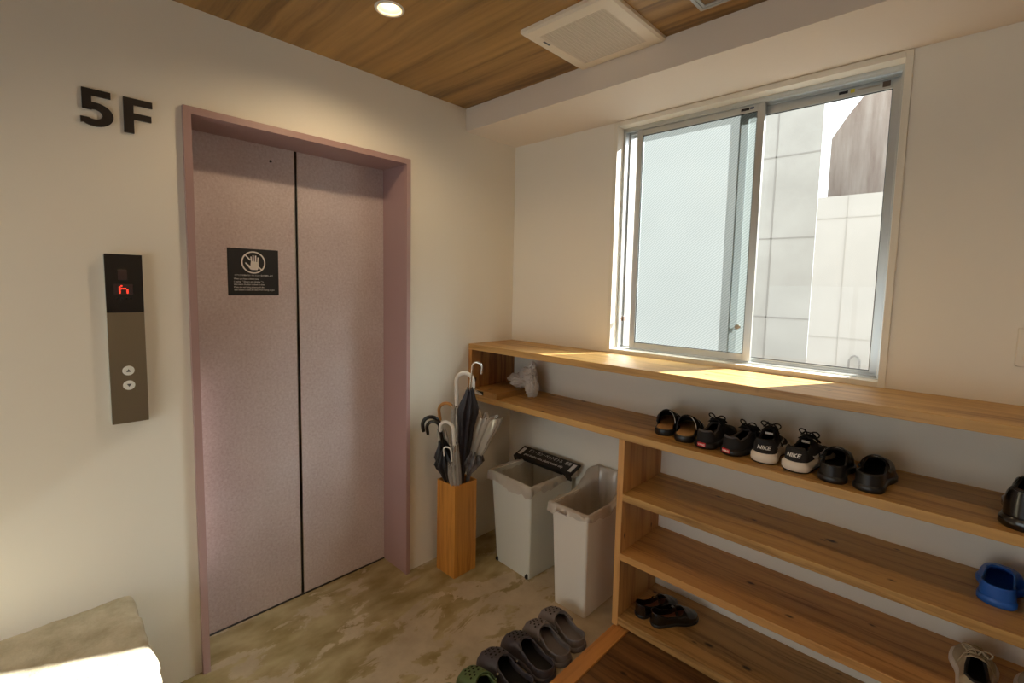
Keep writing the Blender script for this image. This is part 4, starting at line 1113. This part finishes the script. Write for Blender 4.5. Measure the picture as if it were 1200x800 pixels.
clog('rubber_clog', 'bright blue rubber clog on the third shelf', 'shoe', (2.205, -.232, Z3), R(-6), M['croc_blue'], M['croc_blue'], -1, Lg=.215, Wd=.104, hi=.070, heel=.058, holes=False, strap=None, group='blue rubber clogs')
clog('rubber_clog', 'blue rubber clog mostly cut off by the right picture edge', 'shoe', (2.318, -.240, Z3), R(-8), M['croc_blue'], M['croc_blue'], 1, Lg=.215, Wd=.104, hi=.070, heel=.058, holes=False, strap=None, group='blue rubber clogs')
sneaker('sneaker', 'beige mesh sneaker on the fourth shelf at the lower right', (2.185, -.318, Z4), R(2), M['beige_mesh'], M['white_rubber'], M['canvas_black'], -1, Lg=.265, Wd=.100, collar=.070, tongue=.09, sole_h=.026, lace_mat=M['beige_mesh'], group='beige sneakers')
sneaker('sneaker', 'beige mesh sneaker in the bottom right corner of the picture', (2.305, -.322, Z4), R(-6), M['beige_mesh'], M['white_rubber'], M['canvas_black'], 1, Lg=.265, Wd=.100, collar=.070, tongue=.09, sole_h=.026, lace_mat=M['beige_mesh'], group='beige sneakers')
loafer('flat_shoe', 'black patent flat shoe against the side panel on the bottom shelf', (1.098, -.288, Z5), R(-24), -1, group='black patent flat shoes')
loafer('flat_shoe', 'black patent flat shoe on the bottom shelf, farther from the side panel', (1.172, -.292, Z5), R(-34), 1, group='black patent flat shoes')

# clogs on the concrete, heels against the threshold
clog('foam_clog', 'grey foam clog closest to the slim white bin', 'clog', (.995, -.565, 0), R(76), M['croc_grey'], M['croc_grey'], 1, group='grey foam clogs', hi=.075)
clog('foam_clog', 'grey foam clog between its pair and the charcoal clogs', 'clog', (1.000, -.672, 0), R(77), M['croc_grey'], M['croc_grey'], -1, group='grey foam clogs', hi=.075)
clog('foam_clog', 'charcoal foam clog next to the grey pair', 'clog', (1.003, -.775, 0), R(82), M['croc_dark'], M['rubber_black'], 1, Lg=.28, Wd=.122, group='charcoal foam clogs', strap=None)
clog('foam_clog', 'charcoal foam clog with a silver rivet next to the green pair', 'clog', (1.003, -.895, 0), R(86), M['croc_dark'], M['rubber_black'], -1, Lg=.28, Wd=.122, group='charcoal foam clogs', rivet=M['chrome'])
clog('foam_clog', 'green foam clog next to the charcoal pair', 'clog', (1.000, -1.012, 0), R(86), M['croc_green'], M['green_lining'], 1, Lg=.26, group='green foam clogs', hi=.07)
clog('foam_clog', 'green foam clog cut by the bottom picture edge', 'clog', (1.000, -1.122, 0), R(88), M['croc_green'], M['green_lining'], -1, Lg=.26, group='green foam clogs', hi=.07)

# ------------------------------------------------------------------ light
sun = bpy.data.lights.new('sun', 'SUN'); sun.energy = 26; sun.angle = math.radians(.6); sun.color = (1, .97, .93)
so = bpy.data.objects.new('sun', sun); COL.objects.link(so)
el = math.radians(30)
d = Vector((-.47*math.cos(el), -.883*math.cos(el), -math.sin(el)))
so.rotation_euler = d.to_track_quat('-Z', 'Y').to_euler(); so.location = (3, 6, 6)
w = bpy.data.worlds.new('World'); S.world = w; w.use_nodes = True
bg = w.node_tree.nodes['Background']; bg.inputs['Color'].default_value = (.90, .955, 1, 1); bg.inputs['Strength'].default_value = 2.3

# ------------------------------------------------------------------ camera
cam = bpy.data.cameras.new('camera'); co = bpy.data.objects.new('camera', cam); COL.objects.link(co)
rv = Vector((0.73016659, 0.68290281, 0.02237186)); uv = Vector((-0.07462138, 0.04715386, 0.99609646)); fv = Vector((-0.67918215, 0.72898578, -0.08538933))
mw = Matrix((( rv.x, uv.x, -fv.x, 2.0879), (rv.y, uv.y, -fv.y, -2.1405), (rv.z, uv.z, -fv.z, 1.5341), (0, 0, 0, 1)))
co.matrix_world = mw
cam.sensor_width = 36; cam.lens = 561.154/1200*36
cam.shift_x = -12.774/1200; cam.shift_y = -17.535/1200
cam.clip_start = .02
S.camera = co
S.view_settings.view_transform = 'Standard'; S.view_settings.look = 'None'; S.view_settings.gamma = 1
S.view_settings.use_curve_mapping = False; S.view_settings.exposure = .3
S.cycles.max_bounces = 12; S.cycles.diffuse_bounces = 8; S.cycles.transparent_max_bounces = 16
S.cycles.sample_clamp_indirect = 8
